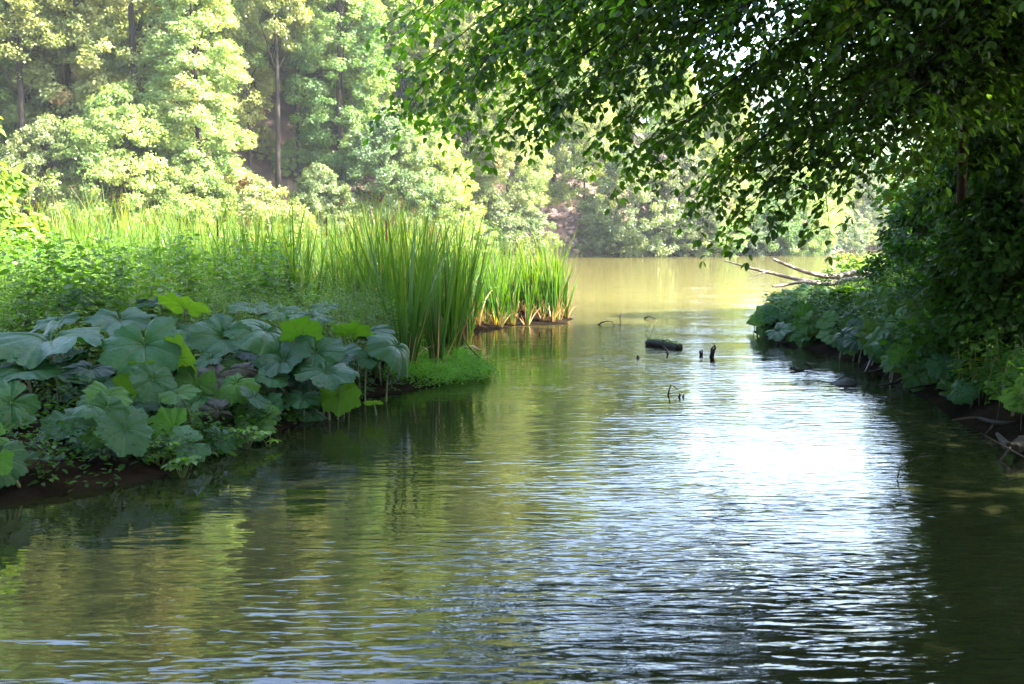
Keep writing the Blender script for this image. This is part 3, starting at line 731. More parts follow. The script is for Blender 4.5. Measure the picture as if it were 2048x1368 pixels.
BL = [
 (100, 672, 8.0, 215, (-.02, -.22, 1), 'wavy', 'butter', 'wide crinkled bluish leaf near the left edge, largest of the butterbur'),
 (288, 684, 8.0, 160, (.05, -.75, .8), 'plain', 'butter', 'big fan shaped leaf tilted to the camera, centre of the left butterbur'),
 (358, 716, 8.0, 95, (.55, .8, .35), 'plain', 'butter_y', 'bright yellow green backlit leaf right under the big fan shaped leaf'),
 (447, 668, 8.6, 118, (.1, -.65, .8), 'cup', 'butter', 'round bluish leaf with a dark hole at its centre'),
 (240, 634, 9.0, 130, (.1, -.3, 1), 'flat', 'butter', 'bluish leaf behind and left of the big fan shaped leaf'),
 (352, 654, 8.8, 85, (.3, -.4, .8), 'wavy', 'butter', 'crinkled bluish leaf between the fan shaped leaf and the holed leaf'),
 (370, 612, 9.2, 100, (.1, .45, .85), 'flat', 'butter_y', 'yellow green leaf seen from below like an open umbrella'),
 (318, 596, 9.8, 85, (-.1, -.2, 1), 'flat', 'butter', 'flat bluish leaf behind the umbrella like yellow leaf'),
 (535, 656, 8.8, 150, (.5, -.25, .85), 'droop', 'butter', 'long bluish leaf sloping down to the right of the holed leaf'),
 (604, 670, 8.8, 85, (-.3, .7, .5), 'plain', 'butter_y', 'small yellow green leaf behind the light fan leaf on the right'),
 (632, 702, 8.6, 112, (.0, -.7, .75), 'plain', 'butter', 'light green fan leaf tilted to the camera in the right group'),
 (655, 740, 8.4, 120, (.1, -.3, 1), 'wavy', 'butter', 'pale bluish leaf above the hanging yellow leaf'),
 (680, 785, 8.4, 84, (.1, .95, .12), 'plain', 'butter_y', 'yellow backlit leaf hanging upright above the water at the right'),
 (604, 794, 8.3, 72, (0, -.4, .9), 'flat', 'butter', 'dull green leaf low over the water left of the hanging yellow leaf'),
 (565, 716, 8.5, 110, (-.2, -.5, .9), 'cup', 'butter', 'darker leaf left of the light fan leaf in the right group'),
 (490, 738, 8.2, 66, (.35, -.6, .4), 'fold', 'butter_g', 'withered grey leaf curled in the middle of the butterbur'),
 (432, 752, 8.1, 85, (.2, -.5, .7), 'wavy', 'butter_g', 'dull torn grey leaf left of the withered curled one'),
 (402, 784, 7.9, 185, (.42, -.35, .9), 'droop', 'butter', 'large drooping bluish leaf low in the centre of the butterbur'),
 (436, 822, 7.7, 72, (.3, -.9, .2), 'fold', 'butter_g', 'brown curled dead leaf hanging under the large drooping leaf'),
 (285, 772, 7.9, 100, (-.1, .85, .3), 'plain', 'butter_y', 'yellow green backlit leaf above the torn leaf on the lower left'),
 (262, 806, 7.6, 120, (.05, -.3, 1), 'wavy', 'butter', 'torn bluish leaf in front of the lower yellow green leaf'),
 (305, 832, 7.7, 105, (.3, .9, .1), 'plain', 'butter', 'dark green leaf hanging behind the torn leaf'),
 (225, 876, 7.0, 125, (.05, -.5, .9), 'wavy', 'butter', 'pale veined leaf low over the dark water at the left'),
 (142, 846, 7.2, 118, (-.05, -.4, 1), 'cup', 'butter', 'shaded leaf left of the pale veined low leaf'),
 (50, 738, 7.6, 130, (.05, -.2, 1), 'flat', 'butter', 'flat leaf under the largest leaf at the left edge'),
 (14, 706, 7.7, 70, (0, -.2, 1), 'flat', 'butter', 'small leaf cut by the left edge below the largest leaf'),
 (22, 802, 7.2, 120, (.4, -.6, .6), 'wavy', 'butter', 'wide drooping leaf cut by the left edge'),
 (42, 926, 6.6, 72, (-.1, -.6, .8), 'plain', 'butter', 'small dark leaf low at the left edge'),
 (104, 922, 6.6, 60, (.1, -.4, .9), 'flat', 'butter', 'small green leaf above the brown withered one at the bottom left'),
 (98, 960, 6.4, 76, (.1, -.9, .3), 'fold', 'butter_g', 'brown withered leaf at the waterline of the bottom left'),
 (796, 690, 9.4, 118, (.6, -.3, .6), 'droop', 'butter', 'long pointed leaf drooping right in front of the cattails'),
 (706, 664, 9.6, 90, (.1, .5, .9), 'flat', 'butter_y', 'flat yellowish leaf left of the long drooping leaf'),
 (742, 660, 9.9, 85, (0, -.2, 1), 'flat', 'butter', 'flat bluish leaf behind the long drooping leaf'),
 (735, 716, 9.2, 50, (.2, -.6, .8), 'plain', 'butter', 'small round leaf under the long drooping leaf'),
 (690, 700, 9.1, 62, (.1, -.4, .9), 'cup', 'butter', 'small leaf right of the light fan leaf'),
 (560, 620, 10.2, 80, (0, -.3, 1), 'flat', 'butter', 'flat bluish leaf half hidden in weeds, behind the sloping long leaf'),
 (620, 632, 10.0, 90, (.1, -.25, 1), 'wavy', 'butter', 'bluish crinkled leaf at the weeds edge, left of the flat yellowish leaf'),
 (650, 612, 10.6, 60, (0, -.3, 1), 'flat', 'butter', 'farthest small leaf at the weeds edge on the right'),
 (500, 612, 10.2, 84, (.1, -.2, 1), 'flat', 'butter', 'flat leaf in the weeds above the holed leaf'),
 (158, 596, 10.2, 78, (0, -.5, .9), 'plain', 'butter', 'dark leaf sunk in weeds at the upper left of the butterbur'),
 (112, 640, 8.7, 90, (-.2, -.3, 1), 'flat', 'butter', 'leaf behind the largest left leaf'),
 (420, 716, 8.3, 60, (-.3, -.5, .9), 'cup', 'butter', 'small dark leaf under the round holed leaf'),
 (180, 735, 8.0, 95, (.1, -.2, 1), 'flat', 'butter', 'shaded leaf under the largest and the fan shaped leaf'),
 (748, 806, 8.7, 40, (0, .4, .9), 'plain', 'butter_y', 'small yellow leaf lying just above the water near the cattail feet'),
 (545, 752, 8.3, 70, (.2, -.4, .9), 'flat', 'butter', 'dark leaf between the withered leaf and the pale bluish leaf'),
 (195, 795, 7.5, 80, (-.1, -.5, .8), 'flat', 'butter', 'shaded leaf left of the torn leaf'),
 (330, 895, 7.2, 55, (.2, -.5, .8), 'plain', 'butter', 'small dark leaf right of the pale veined low leaf'),
]
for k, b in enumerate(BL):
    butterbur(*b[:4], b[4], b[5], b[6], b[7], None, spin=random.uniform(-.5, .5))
# small shaded leaves filling the gaps low down
q = random.Random(9); n = 0
while n < 70:
    px, py = q.uniform(0, 760), q.uniform(700, 960)
    lim = 965-.25*px
    if py > lim: continue
    Y = np.interp(py, [680, 900, 960], [9.2, 7.4, 6.6])
    P = at(px, py, Y)
    if P.z < bh(P.x, P.y)+.08 or poly_dist(np.array([P.x]), np.array([P.y]), LEFT)[0] < -.1: continue
    butterbur(px, py, Y, q.uniform(45, 80), (q.uniform(-.4, .4), q.uniform(-.7, .2), q.uniform(.5, 1)), q.choice(['flat', 'plain', 'cup']), 'butter',
              'small shaded butterbur leaf half hidden beneath the big ones on the left bank', 'small shaded leaves of the left bank', spin=q.uniform(-2, 2)); n += 1
q = random.Random(39); n = 0
LX2 = [p[0] for p in LEFT[3:10]]; LY2 = [p[1] for p in LEFT[3:10]]
while n < 40:
    y = q.uniform(5.6, 10.0); x = float(np.interp(y, LY2, LX2))+q.uniform(-.75, .08)
    z = q.uniform(.08, .35)-(x-float(np.interp(y, LY2, LX2)))*.3
    butterbur(0, 0, y, 1, (q.uniform(-.1, .8), q.uniform(-.9, -.1), q.uniform(.2, .9)), q.choice(['flat', 'plain', 'cup', 'droop']), q.choice(['butter', 'butter', 'butter_r']),
              'shaded leaf low over the waterline of the left bank', 'leaves low over the left waterline', spin=q.uniform(-.9, .9), p=Vector((x, y, z)), rad=q.uniform(.10, .19)); n += 1
# right bank
BRT = [
 (1542, 604, 16.2, 70, (-.5, -.4, .7), 'droop', 'butter_y', 'bright leaf at the left end of the right bank point'),
 (1575, 588, 16.6, 70, (-.2, -.3, 1), 'flat', 'butter_r', 'leaf on top of the right bank point, left end'),
 (1625, 584, 16.4, 75, (-.1, -.5, .9), 'flat', 'butter_r', 'leaf on top of the right bank point, middle'),
 (1690, 582, 16.0, 100, (0, .2, 1), 'flat', 'butter_y', 'broad flat leaf crowning the right bank point'),
 (1655, 600, 15.8, 72, (-.1, -.7, .7), 'cup', 'butter_r', 'leaf under the broad flat leaf of the right bank point'),
 (1600, 618, 16.0, 66, (-.1, -.9, .5), 'plain', 'butter_r', 'dark leaf facing the water in the middle of the point'),
 (1520, 632, 16.4, 44, (-.5, -.8, .3), 'plain', 'butter_y', 'small bright leaf hanging over the water at the tip of the point'),
 (1634, 652, 15.4, 46, (-.2, -1, .1), 'plain', 'butter_r', 'pointed leaf hanging to the water under the point'),
 (1690, 640, 14.8, 60, (-.1, -.9, .3), 'droop', 'butter_r', 'leaf hanging over the water right of the pointed one'),
 (1740, 610, 14.6, 70, (-.1, -.5, .8), 'flat', 'butter_r', 'leaf at the inner end of the right bank point'),
 (1735, 655, 13.6, 66, (-.3, -.8, .5), 'cup', 'butter_y', 'light green leaf where the point joins the right bank'),
 (1800, 620, 13.2, 70, (-.1, -.8, .6), 'plain', 'butter_y', 'light green upright leaf in the middle of the right bank'),
 (1790, 655, 12.8, 78, (-.1, -.4, .9), 'flat', 'butter_r', 'shaded flat leaf below the light green upright one'),
 (1850, 665, 12.0, 84, (-.2, -.6, .8), 'plain', 'butter_y', 'broad green leaf in the middle of the right bank slope'),
 (1885, 640, 12.2, 60, (-.1, -.6, .8), 'cup', 'butter_r', 'smaller leaf above the broad green slope leaf'),
 (1900, 700, 11.0, 76, (-.2, -.6, .8), 'flat', 'butter_r', 'leaf below the broad green slope leaf'),
 (1960, 655, 10.8, 100, (0, -.4, .9), 'plain', 'butter_r', 'large bluish leaf at the right of the bank slope'),
 (2010, 680, 10.0, 80, (-.1, -.7, .7), 'cup', 'butter_r', 'bluish leaf at the right edge of the photo'),
 (1955, 730, 9.9, 76, (-.2, -.6, .8), 'plain', 'butter_y', 'green leaf below the large bluish leaf'),
 (2030, 740, 9.2, 74, (-.1, -.5, .8), 'flat', 'butter_r', 'leaf cut by the right edge low on the bank'),
 (1978, 762, 9.3, 84, (-.6, -.75, .3), 'droop', 'butter_r', 'pointed pale leaf slanting down near the right edge'),
 (1898, 782, 9.6, 82, (-.7, -.7, .25), 'droop', 'butter_r', 'long pale leaf hanging nearly to the water on the right bank'),
 (1870, 728, 10.8, 60, (-.2, -.7, .7), 'flat', 'butter_r', 'dark leaf above the long pale hanging leaf'),
 (1800, 705, 11.8, 56, (-.3, -.7, .6), 'plain', 'butter_r', 'leaf over the dark roots of the right bank'),
 (1760, 690, 12.8, 54, (-.3, -.8, .5), 'cup', 'butter_r', 'leaf at the waterline where the bank turns'),
]
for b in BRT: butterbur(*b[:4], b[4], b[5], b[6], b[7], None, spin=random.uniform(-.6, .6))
q = random.Random(19); n = 0
while n < 60:
    px, py = q.uniform(1690, 2060), q.uniform(580, 770)
    if py > 670+.30*(px-1690): continue
    Y = np.interp(py, [580, 770], [14.5, 9.3]) * np.interp(px, [1690, 2050], [1.05, .95])
    P = at(px, py, Y)
    if P.z < bh(P.x, P.y)+.06: continue
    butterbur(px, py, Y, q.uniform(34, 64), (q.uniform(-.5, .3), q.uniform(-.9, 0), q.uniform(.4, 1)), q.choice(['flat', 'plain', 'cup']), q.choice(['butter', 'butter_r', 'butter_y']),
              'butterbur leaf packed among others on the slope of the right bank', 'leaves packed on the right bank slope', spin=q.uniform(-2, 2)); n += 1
q = random.Random(29); n = 0
RX = [p[0] for p in RIGHT[2:11]]; RY = [p[1] for p in RIGHT[2:11]]
while n < 75:
    y = q.uniform(7.2, 17.6); x = float(np.interp(y, RY, RX))+q.uniform(-.12, .55)
    if y > 16.5 and q.random() < .4: continue
    z = q.uniform(.10, .42)+max(0, (x-float(np.interp(y, RY, RX))))*.35
    if y < 10 and q.random() < .5: continue
    butterbur(0, 0, y, 1, (q.uniform(-.9, -.2), q.uniform(-.9, -.1), q.uniform(.15, .8)), q.choice(['flat', 'plain', 'droop']), q.choice(['butter', 'butter_r', 'butter_r', 'butter_y']),
              'shaded leaf hanging along the waterline of the right bank', 'leaves hanging along the right waterline', spin=q.uniform(-.7, .7), p=Vector((x, y, z)), rad=q.uniform(.12, .21)); n += 1
pts = scatter(2100, 3.6, 13, 4.5, 21, RIGHT, lambda X, Y, q: X/Y < .60, 43, .12)
herbs('right_bank_weeds', pts, [rr.uniform(.25, .6) + .05*min(4, max(0, p[0]-4.5)) for p in pts], M['bank'], 'dense dark weeds covering the right bank', 'weeds', 44, leafL=.085, per=20)

# ------------------------------------------------------------ overhanging beech tree
def spray(limb, seed, Lmax=.95, leafL=.09, dens=1.0, droop=.22, start=.12):
    """secondary and tertiary twigs with alternate leaves along a limb (list of Vectors)"""
    q = np.random.default_rng(seed); P = []; D = []; N = []; S = []; tb = Tubes()
    pts = np.array([tuple(p) for p in limb]); seg = np.linalg.norm(np.diff(pts, axis=0), axis=1); cum = np.concatenate([[0], np.cumsum(seg)]); tot = cum[-1]
    def along(arr, c, s): return np.array([np.interp(s, c, arr[:, k]) for k in range(3)])
    s = tot*start; side = 1
    up = np.array([0, 0, 1.])
    def leafy(p0, d0, ln, dr):
        nonlocal_side = 1; n = max(3, int(ln/.056)); path = []
        for i in range(n+1):
            t = i/n; path.append(p0+d0*ln*t-up*dr*ln*t*t)
        path = np.array(path)
        for i in range(1, n+1):
            t = path[i]-path[i-1]; t /= np.linalg.norm(t)
            sd = np.cross(t, up); sd /= max(np.linalg.norm(sd), 1e-6)
            sgn = 1 if i % 2 else -1
            d = t*.6+sd*sgn*.8+q.normal(size=3)*.22-up*q.uniform(-.05, .4)
            P.append(path[i]); D.append(d); N.append(up+q.normal(size=3)*.38); S.append(q.uniform(.65, 1.2)*(1 if i < n else 1.1))
        P.append(path[-1]); D.append(t-up*.3); N.append(up+q.normal(size=3)*.3); S.append(1.)
        return path
    while s < tot:
        c = along(pts, cum, s); f = s/tot
        tdir = along(pts, cum, min(tot, s+.05))-along(pts, cum, max(0, s-.05)); tdir /= max(np.linalg.norm(tdir), 1e-6)
        sd = np.cross(tdir, up); sd /= max(np.linalg.norm(sd), 1e-6)
        ln = Lmax*(1-.55*f)*q.uniform(.55, 1.1)
        d0 = tdir*q.uniform(.4, .9)+sd*side*q.uniform(.5, 1.)+up*q.uniform(-.25, .25); d0 /= np.linalg.norm(d0)
        # secondary
        n = 6; sec = np.array([c+d0*ln*t-up*droop*ln*t*t for t in np.linspace(0, 1, n)])
        tb.add(sec, np.linspace(.006, .002, n), 3)
        leafy(sec[-2], (sec[-1]-sec[-2])/np.linalg.norm(sec[-1]-sec[-2]), .3, droop)
        for t in np.arange(.15, .95, .135/max(ln, .2)):
            b = c+d0*ln*t-up*droop*ln*t*t; sg = 1 if q.random() < .5 else -1
            s2 = np.cross(d0, up); s2 /= max(np.linalg.norm(s2), 1e-6)
            dd = d0*q.uniform(.3, .9)+s2*sg*q.uniform(.4, 1)+up*q.uniform(-.35, .2); dd /= np.linalg.norm(dd)
            path = leafy(b, dd, ln*q.uniform(.25, .45), q.uniform(.1, .6))
            if q.random() < .6: tb.add(path[::3] if len(path) > 5 else path, .0022, 3)
        side = -side; s += q.uniform(.09, .16)/dens
    leafy(pts[-1], (pts[-1]-pts[-3])/np.linalg.norm(pts[-1]-pts[-3]), .2, .3)
    S = np.array(S)*leafL
    return P, D, N, S, tb
tree = empty('beech_tree', (7.4, 11.6, bh(7.4, 11.6)))
T0 = Vector((7.4, 11.6, bh(7.4, 11.6)))
tag(tree, 'beech tree on the right bank whose leafy branches hang over the water', 'tree')
tb = Tubes(); trunk = [Vector((0, 0, -.3)), Vector((.02, 0, .5)), Vector((-.02, -.05, 1.6)), Vector((-.1, -.05, 3)), Vector((-.12, 0, 5)), Vector((-.05, .1, 8)), Vector((.1, .2, 11)), Vector((.2, .2, 13.5))]
tb.add(trunk, [.34, .25, .22, .2, .18, .13, .08, .03], 12, .06); link('trunk', tb.mesh('trunk', M['bark']), tree)
TIPS = [(1450, -200, 10, 6.2), (1550, -300, 10, 6.4), (1650, -150, 11, 6), (1750, -250, 9.4, 6.2), (1500, -420, 9.6, 7), (1650, -420, 10, 7), (1850, -100, 10, 6), (1850, -350, 9, 6.6), (1350, -420, 9.6, 7.2), (1950, -200, 9, 6), (1600, -250, 8.2, 6.4), (1480, -330, 11, 6.8), (1250, -480, 8.6, 7.4), (1750, -480, 8.2, 7), # tip px, py, dist, start height on trunk
 (815, 205, 7.6, 4.6), (800, 60, 8.0, 5.0), (870, 30, 7.2, 5.2), (905, 240, 8.2, 4.4), (960, 130, 7.6, 5.0), (1008, 250, 7.0, 4.6), (1110, 235, 7.4, 4.4),
 (1060, 60, 7.0, 5.2), (1190, 120, 7.8, 4.8), (1225, 300, 7.6, 4.0), (1290, 365, 7.2, 3.8), (1270, 215, 6.8, 4.6), (1375, 300, 8.2, 4.0), (1420, 425, 7.4, 3.6),
 (1500, 468, 6.9, 3.4), (1390, 150, 6.6, 5.0), (1480, 330, 7.8, 3.9), (1560, 385, 7.0, 3.5), (1600, 230, 6.6, 4.4), (1640, 425, 6.4, 3.3), (1500, 70, 6.2, 5.2),
 (1735, 385, 6.6, 3.2), (1700, 110, 6.0, 4.8), (1780, 250, 6.9, 3.6), (1800, 300, 7.4, 3.0), (1250, 20, 6.4, 5.4), (1100, -60, 7.6, 5.6), (950, -80, 7.8, 5.8), (1350, -80, 7.0, 5.8), (1600, -40, 6.4, 5.6),
 (1660, 340, 8.4, 3.6), (1320, 60, 8.4, 5.2), (1560, 150, 8.6, 4.6), (1440, 220, 8.8, 4.4), (1880, 120, 6.6, 4.0), (860, 130, 7.2, 4.8), (1060, 170, 8.0, 4.7), (1150, 190, 6.8, 4.8), (900, 180, 6.9, 4.7), (1340, 340, 6.6, 4.2), (1450, 380, 8.2, 3.7), (1240, 130, 8.4, 5.0), (1020, 10, 8.2, 5.4), (1180, 40, 8.6, 5.4), (1420, 60, 7.6, 5.2), (1840, 380, 7.6, 3.0), (1690, 300, 6.2, 3.8), (1950, 30, 6.2, 4.8), (1780, 20, 7.4, 5.0), (1950, 250, 7.0, 3.4),
]
def limb_path(P0, tip, seed, arch=.22):
    P0 = Vector(P0); d = tip-P0
    ctrl = P0+d*.5+Vector((0, 0, arch*d.length))
    return wobble(bez(P0, ctrl, tip, 14), .025, seed)
for k, (px, py, Y, z0) in enumerate(TIPS):
    if py > -90: Y *= 1.42; z0 = 1.6+(z0-1.6)*1.35
    tip = at(px, py-(58 if px > 1180 and py > -90 else 15), Y); P0 = T0+Vector((-.1, 0, z0-T0.z))
    path = [p-T0 for p in limb_path(P0, tip, k)]
    n = len(path); tb = Tubes(); r0 = .035+.004*(k % 4)
    tb.add(path, [r0*(1-i/(n-1))**1.1+.003 for i in range(n)], 6)
    b = link('branch', tb.mesh('branch', M['bark']), tree)
    P, D, N, S, tw = spray(path, 100+k, Lmax=1.35, leafL=.088, dens=1.05, start=.15)
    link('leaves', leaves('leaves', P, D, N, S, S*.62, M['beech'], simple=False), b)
    link('twigs', tw.mesh('twigs', M['bark']), b)
print('beech limbs ok')
# the crown above (out of the frame, it shades the left bank) : coarser
def crown_cloud(c, rad, n, ls, seed, flat=.7, clumps=60, cs=.8):
    q = np.random.default_rng(seed); P = []; N = []
    for k in range(clumps):
        d = q.normal(size=3); d /= np.linalg.norm(d); cc = np.array(c)+d*np.array(rad)*(q.random()**.4)
        m = n//clumps; e = nrm(q.normal(size=(m, 3)))*(q.random((m, 1))**.4)
        P.append(cc+e*np.array([cs, cs, cs*flat])); N.append(q.normal(size=(m, 3))*.5+np.array([0, 0, .9]))
    P = np.concatenate(P); N = np.concatenate(N); m = len(P); D = q.normal(size=(m, 3))-np.array([0, 0, .4])
    L = ls*q.uniform(.7, 1.3, m); return P, D, N, L, L*.65
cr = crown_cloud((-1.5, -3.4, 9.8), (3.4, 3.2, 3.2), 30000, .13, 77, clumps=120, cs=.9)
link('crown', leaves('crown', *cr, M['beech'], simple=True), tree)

cr = crown_cloud((-5.2, -3.4, 10.6), (3.0, 2.8, 1.8), 13000, .14, 78, clumps=70, cs=.9)  # extra unseen crown added overhead to keep sky light off the left bank
link('crown', leaves('crown', *cr, M['beech'], simple=True), tree)
# other trees and shrubs on the right bank, and unseen shade trees added around the camera
def bank_tree(x, y, h, rad, base, label, seed, nc=70, nl=190, ls=.13, cr=.75, mat='beech', bark='bark', name='bank_tree', cat='tree', tr=None, lean=0, grp=None):
    v = tree_meshes(seed, h, rad, base, nc, nl, ls, cr, lean, tr, limbs=min(26, nc))
    tb, (P, D, N, L, W, RN) = v
    e = empty(name, (x, y, bh(x, y)))
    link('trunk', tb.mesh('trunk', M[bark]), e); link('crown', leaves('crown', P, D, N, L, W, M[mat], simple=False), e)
    return tag(e, label, cat, grp)
bank_tree(7.0, 13.2, 13.5, 3.3, .2, 'tall dark tree whose crown closes the top right of the photo', 201, 200, 200, .13, .8, tr=.14, lean=-.3)
bank_tree(5.0, 11.0, 9.0, 1.9, .46, 'slim tree with a reddish leaning trunk, right of the hanging beech leaves', 206, 60, 150, .11, .6, bark='barkred', tr=.06, lean=-.5)
bank_tree(8.2, 10.5, 14.5, 3.6, .08, 'dark leafy tree filling the upper right corner of the photo', 202, 230, 210, .12, .8)
bank_tree(9.4, 15.5, 10, 3.0, .08, 'dark tree behind the slim reddish trunk', 203, 150, 200, .12, .8)
bank_tree(6.6, 5.6, 12, 3.2, .12, 'tree outside the right edge whose leaves darken the near water', 204, 110, 200, .12, .75)
bank_tree(9.4, 19.0, 7.0, 2.3, .04, 'leafy tree at the left edge of the dark right bank mass', 205, 110, 200, .12, .7, mat='bank')
def shrub(px, Y, h, rad, seed, label, mat='bank', z=None, ls=.085, nc=50, nl=170, cr=.38, cx=None):
    x = (px-1024)/F*Y if cx is None else cx
    v = tree_meshes(seed, h, rad, .0, nc, nl, ls, cr, 0, .025, limbs=16)
    tb, (P, D, N, L, W, RN) = v
    e = empty('shrub', (x, Y, max(bh(x, Y), 0)))
    link('trunk', tb.mesh('trunk', M['bark']), e); link('crown', leaves('crown', P, D, N, L, W, M[mat], simple=False), e)
    return tag(e, label, 'shrub')
shrub(1930, 14.6, 2.6, 1.2, 301, 'dark shrub above the right bank leaves below the reddish trunk', nc=80)
shrub(2010, 12.8, 2.8, 1.3, 302, 'dark shrub at the right edge above the big bluish leaf', nc=80)
shrub(1860, 17.5, 2.1, 1.0, 303, 'shrub at the left edge of the dark right bank with small lit leaves', nc=60)
shrub(1960, 18.5, 3.2, 1.5, 304, 'tall shrub behind the right bank shrubs', nc=80)
shrub(1990, 10.3, 1.7, .75, 311, 'leafy shrub at the foot of the slim reddish trunk', nc=60)
shrub(2060, 10.2, 2.4, 1.1, 305, 'shrub cut by the right edge of the photo', nc=60)
shrub(1800, 26, 1.25, 1.2, 306, 'brightly sunlit yellow green bush beside the fallen branches', 'lit', nc=34, cr=.3, ls=.1)
shrub(1700, 31, 1.0, 1.5, 307, 'overexposed low bush in the water behind the fallen branches', 'lit', nc=18, cr=.3, ls=.1)
shrub(1765, 24, .95, .8, 309, 'small bright bush right at the base of the fallen branches', 'lit', nc=16, cr=.28, ls=.1)
shrub(-75, 14.0, 2.9, .85, 308, 'sunlit yellow green shrub cut by the left edge of the photo', 'lit', nc=42, cr=.34, ls=.13)
for k, (x, y, h, rad) in enumerate([(5.8, 1.8, 13, 3.8), (-7.2, -1.0, 12, 4.2), (1.0, -7, 14, 4.8), (9.0, 6.5, 15, 4.2), (-5.5, -7, 13, 4.5), (6.5, -4, 13, 4.5), (-10.5, 4, 13, 4.2), (-1.5, -3.2, 14, 4.0), (11, 1, 14, 4.5), (-12, -3, 14, 4.5), (-7.6, 6.2, 13, 4.4)]):  # crowns put in to block open sky and darken the near bank
    bank_tree(x, y, h, rad, .22, 'unseen tree added beside or behind the camera to shade the near bank', 220+k, 130, 170, .18, 1.05, grp='unseen shade trees added around the viewpoint')

# ------------------------------------------------------------ driftwood, log, sticks
def branchy(name, root_pts, r0, subs, mat, label, cat, origin, group=None, k=7):
    """root polyline plus sub polylines, each a part"""
    e = empty(name, origin); O = Vector(origin)
    tb = Tubes(); n = len(root_pts); sm = (lambda q: q) if name == 'stick' else smooth
    pts = sm([Vector(p)-O for p in root_pts])
    m = len(pts); tb.add(pts, [r0*(1-.75*i/(m-1)) for i in range(m)], k, .12)
    link('stem', tb.mesh('stem', M[mat]), e)
    for s, r1 in subs:
        tb = Tubes(); p = sm([Vector(x)-O for x in s]); m = len(p)
        tb.add(p, [r1*(1-.8*i/(m-1)) for i in range(m)], 5, .1); link('side_branch', tb.mesh('side_branch', M[mat]), e)
    return tag(e, label, cat, group)
def smooth(pts, n=4):
    pts = [Vector(p) for p in pts]; out = []
    for i in range(len(pts)-1):
        p0 = pts[max(i-1, 0)]; p1 = pts[i]; p2 = pts[i+1]; p3 = pts[min(i+2, len(pts)-1)]
        for j in range(n):
            t = j/n; out.append(.5*((2*p1)+(p2-p0)*t+(2*p0-5*p1+4*p2-p3)*t*t+(-p0+3*p1-3*p2+p3)*t**3))
    out.append(pts[-1]); return out
def L3(pl, Y0, Y1=None):
    n = len(pl); Y1 = Y1 or Y0
    return [at(x, y, Y0+(Y1-Y0)*i/max(1, n-1)) for i, (x, y) in enumerate(pl)]
branchy('fallen_branch', L3([(1850, 568), (1800, 556), (1745, 550), (1700, 547), (1670, 554), (1630, 549), (1590, 537), (1545, 518)], 21, 19.5), .095,
        [(L3([(1600, 540), (1570, 524), (1640, 530), (1665, 532)][:2], 20.2), .02), (L3([(1745, 552), (1700, 560), (1650, 565)], 20.6, 20), .03)], 'drift',
        'long pale dead branch, the upper one, reaching out over the lake from the right bank', 'branch', tuple(on(1850, 590)), None)
branchy('fallen_branch', L3([(1850, 576), (1790, 566), (1740, 560), (1700, 558), (1660, 568), (1600, 565), (1570, 570), (1545, 573)], 20, 19), .08,
        [(L3([(1790, 567), (1745, 573), (1720, 576)], 19.6), .03), (L3([(1575, 569), (1560, 562)], 19.2), .012)], 'drift',
        'lower pale dead branch lying just over the right bank point', 'branch', tuple(on(1850, 600)), None)
branchy('fallen_branch', L3([(1640, 566), (1600, 560), (1555, 549), (1515, 540), (1480, 530), (1448, 521)], 19.6, 19), .05,
        [(L3([(1530, 544), (1510, 552), (1495, 558)], 19.2), .014)], 'drift', 'thin dead branch farthest left with its tip pointing up left over the lake', 'branch', tuple(on(1640, 600)), None)
branchy('fallen_branch', L3([(1860, 545), (1820, 541), (1790, 545), (1772, 550)], 19, 18.5), .05, [], 'bark', 'short brown branch stub emerging from the right bank leaves', 'branch', tuple(on(1860, 600)))
# floating log
a, b = on(1293, 686, .03), on(1360, 694, .03); d = b-a
tb = Tubes(); tb.add([a-a+d*t+Vector((0, 0, .015*math.sin(5*t))) for t in np.linspace(0, 1, 12)], [.035, .05, .054, .05, .056, .052, .058, .054, .06, .058, .064, .06], 12, .16)
e = empty('floating_log', a); link('stem', tb.mesh('stem', M['wet']), e)
tb = Tubes(); tb.add([d*.45+Vector((0, -.02, .06)), d*.6+Vector((.02, -.06, .09))], [.012, .006], 5); link('branch_stub', tb.mesh('branch_stub', M['wet']), e)
lp = []; ln_ = []; q = np.random.default_rng(3)
for i in range(260):
    t = q.random(); an = q.uniform(-.6, 1.2); lp.append(tuple(d*t+Vector((0, -.07*math.sin(an), .07*math.cos(an)))))
link('moss', leaves('moss', lp, q.normal(size=(260, 3)), q.normal(size=(260, 3))+np.array([0, 0, 1]), .022, .014, M['weed'], simple=True), e)
tag(e, 'short dark mossy log floating in the middle of the water', 'log')
def stick(pls, r0, lab, px, py, mat='wet', group=None):
    """pls: list of pixel polylines, drawn at the distance of the waterline point"""
    o = on(px, py); subs = [(L3(p, o.y), r0*.7) for p in pls[1:]]
    branchy('stick', L3(pls[0], o.y), r0, subs, mat, lab, 'stick', tuple(o), group, 6)
stick([[(1195, 652), (1203, 645), (1214, 642), (1224, 643), (1228, 650)]], .02, 'black bent stick floating near the reed tip', 1210, 650)
stick([[(1241, 648), (1240, 636), (1243, 624)], [(1240, 636), (1236, 630)]], .014, 'thin upright twig beside the bent stick', 1241, 644)
stick([[(1288, 637), (1298, 633), (1308, 636), (1314, 640)]], .018, 'low arched stick farthest out in the water', 1300, 638)
stick([[(1336, 712), (1334, 700), (1325, 692), (1321, 688)], [(1337, 712), (1332, 706)]], .016, 'thin twig poking out just in front of the log', 1336, 710)
stick([[(1274, 718), (1276, 712), (1274, 710)], [(1276, 713), (1279, 716)]], .022, 'small black knob of wood left below the log', 1275, 716)
stick([[(1402, 712), (1400, 703), (1403, 700)], [(1404, 711), (1405, 697)]], .022, 'small dark stub left of the taller snag', 1402, 711)
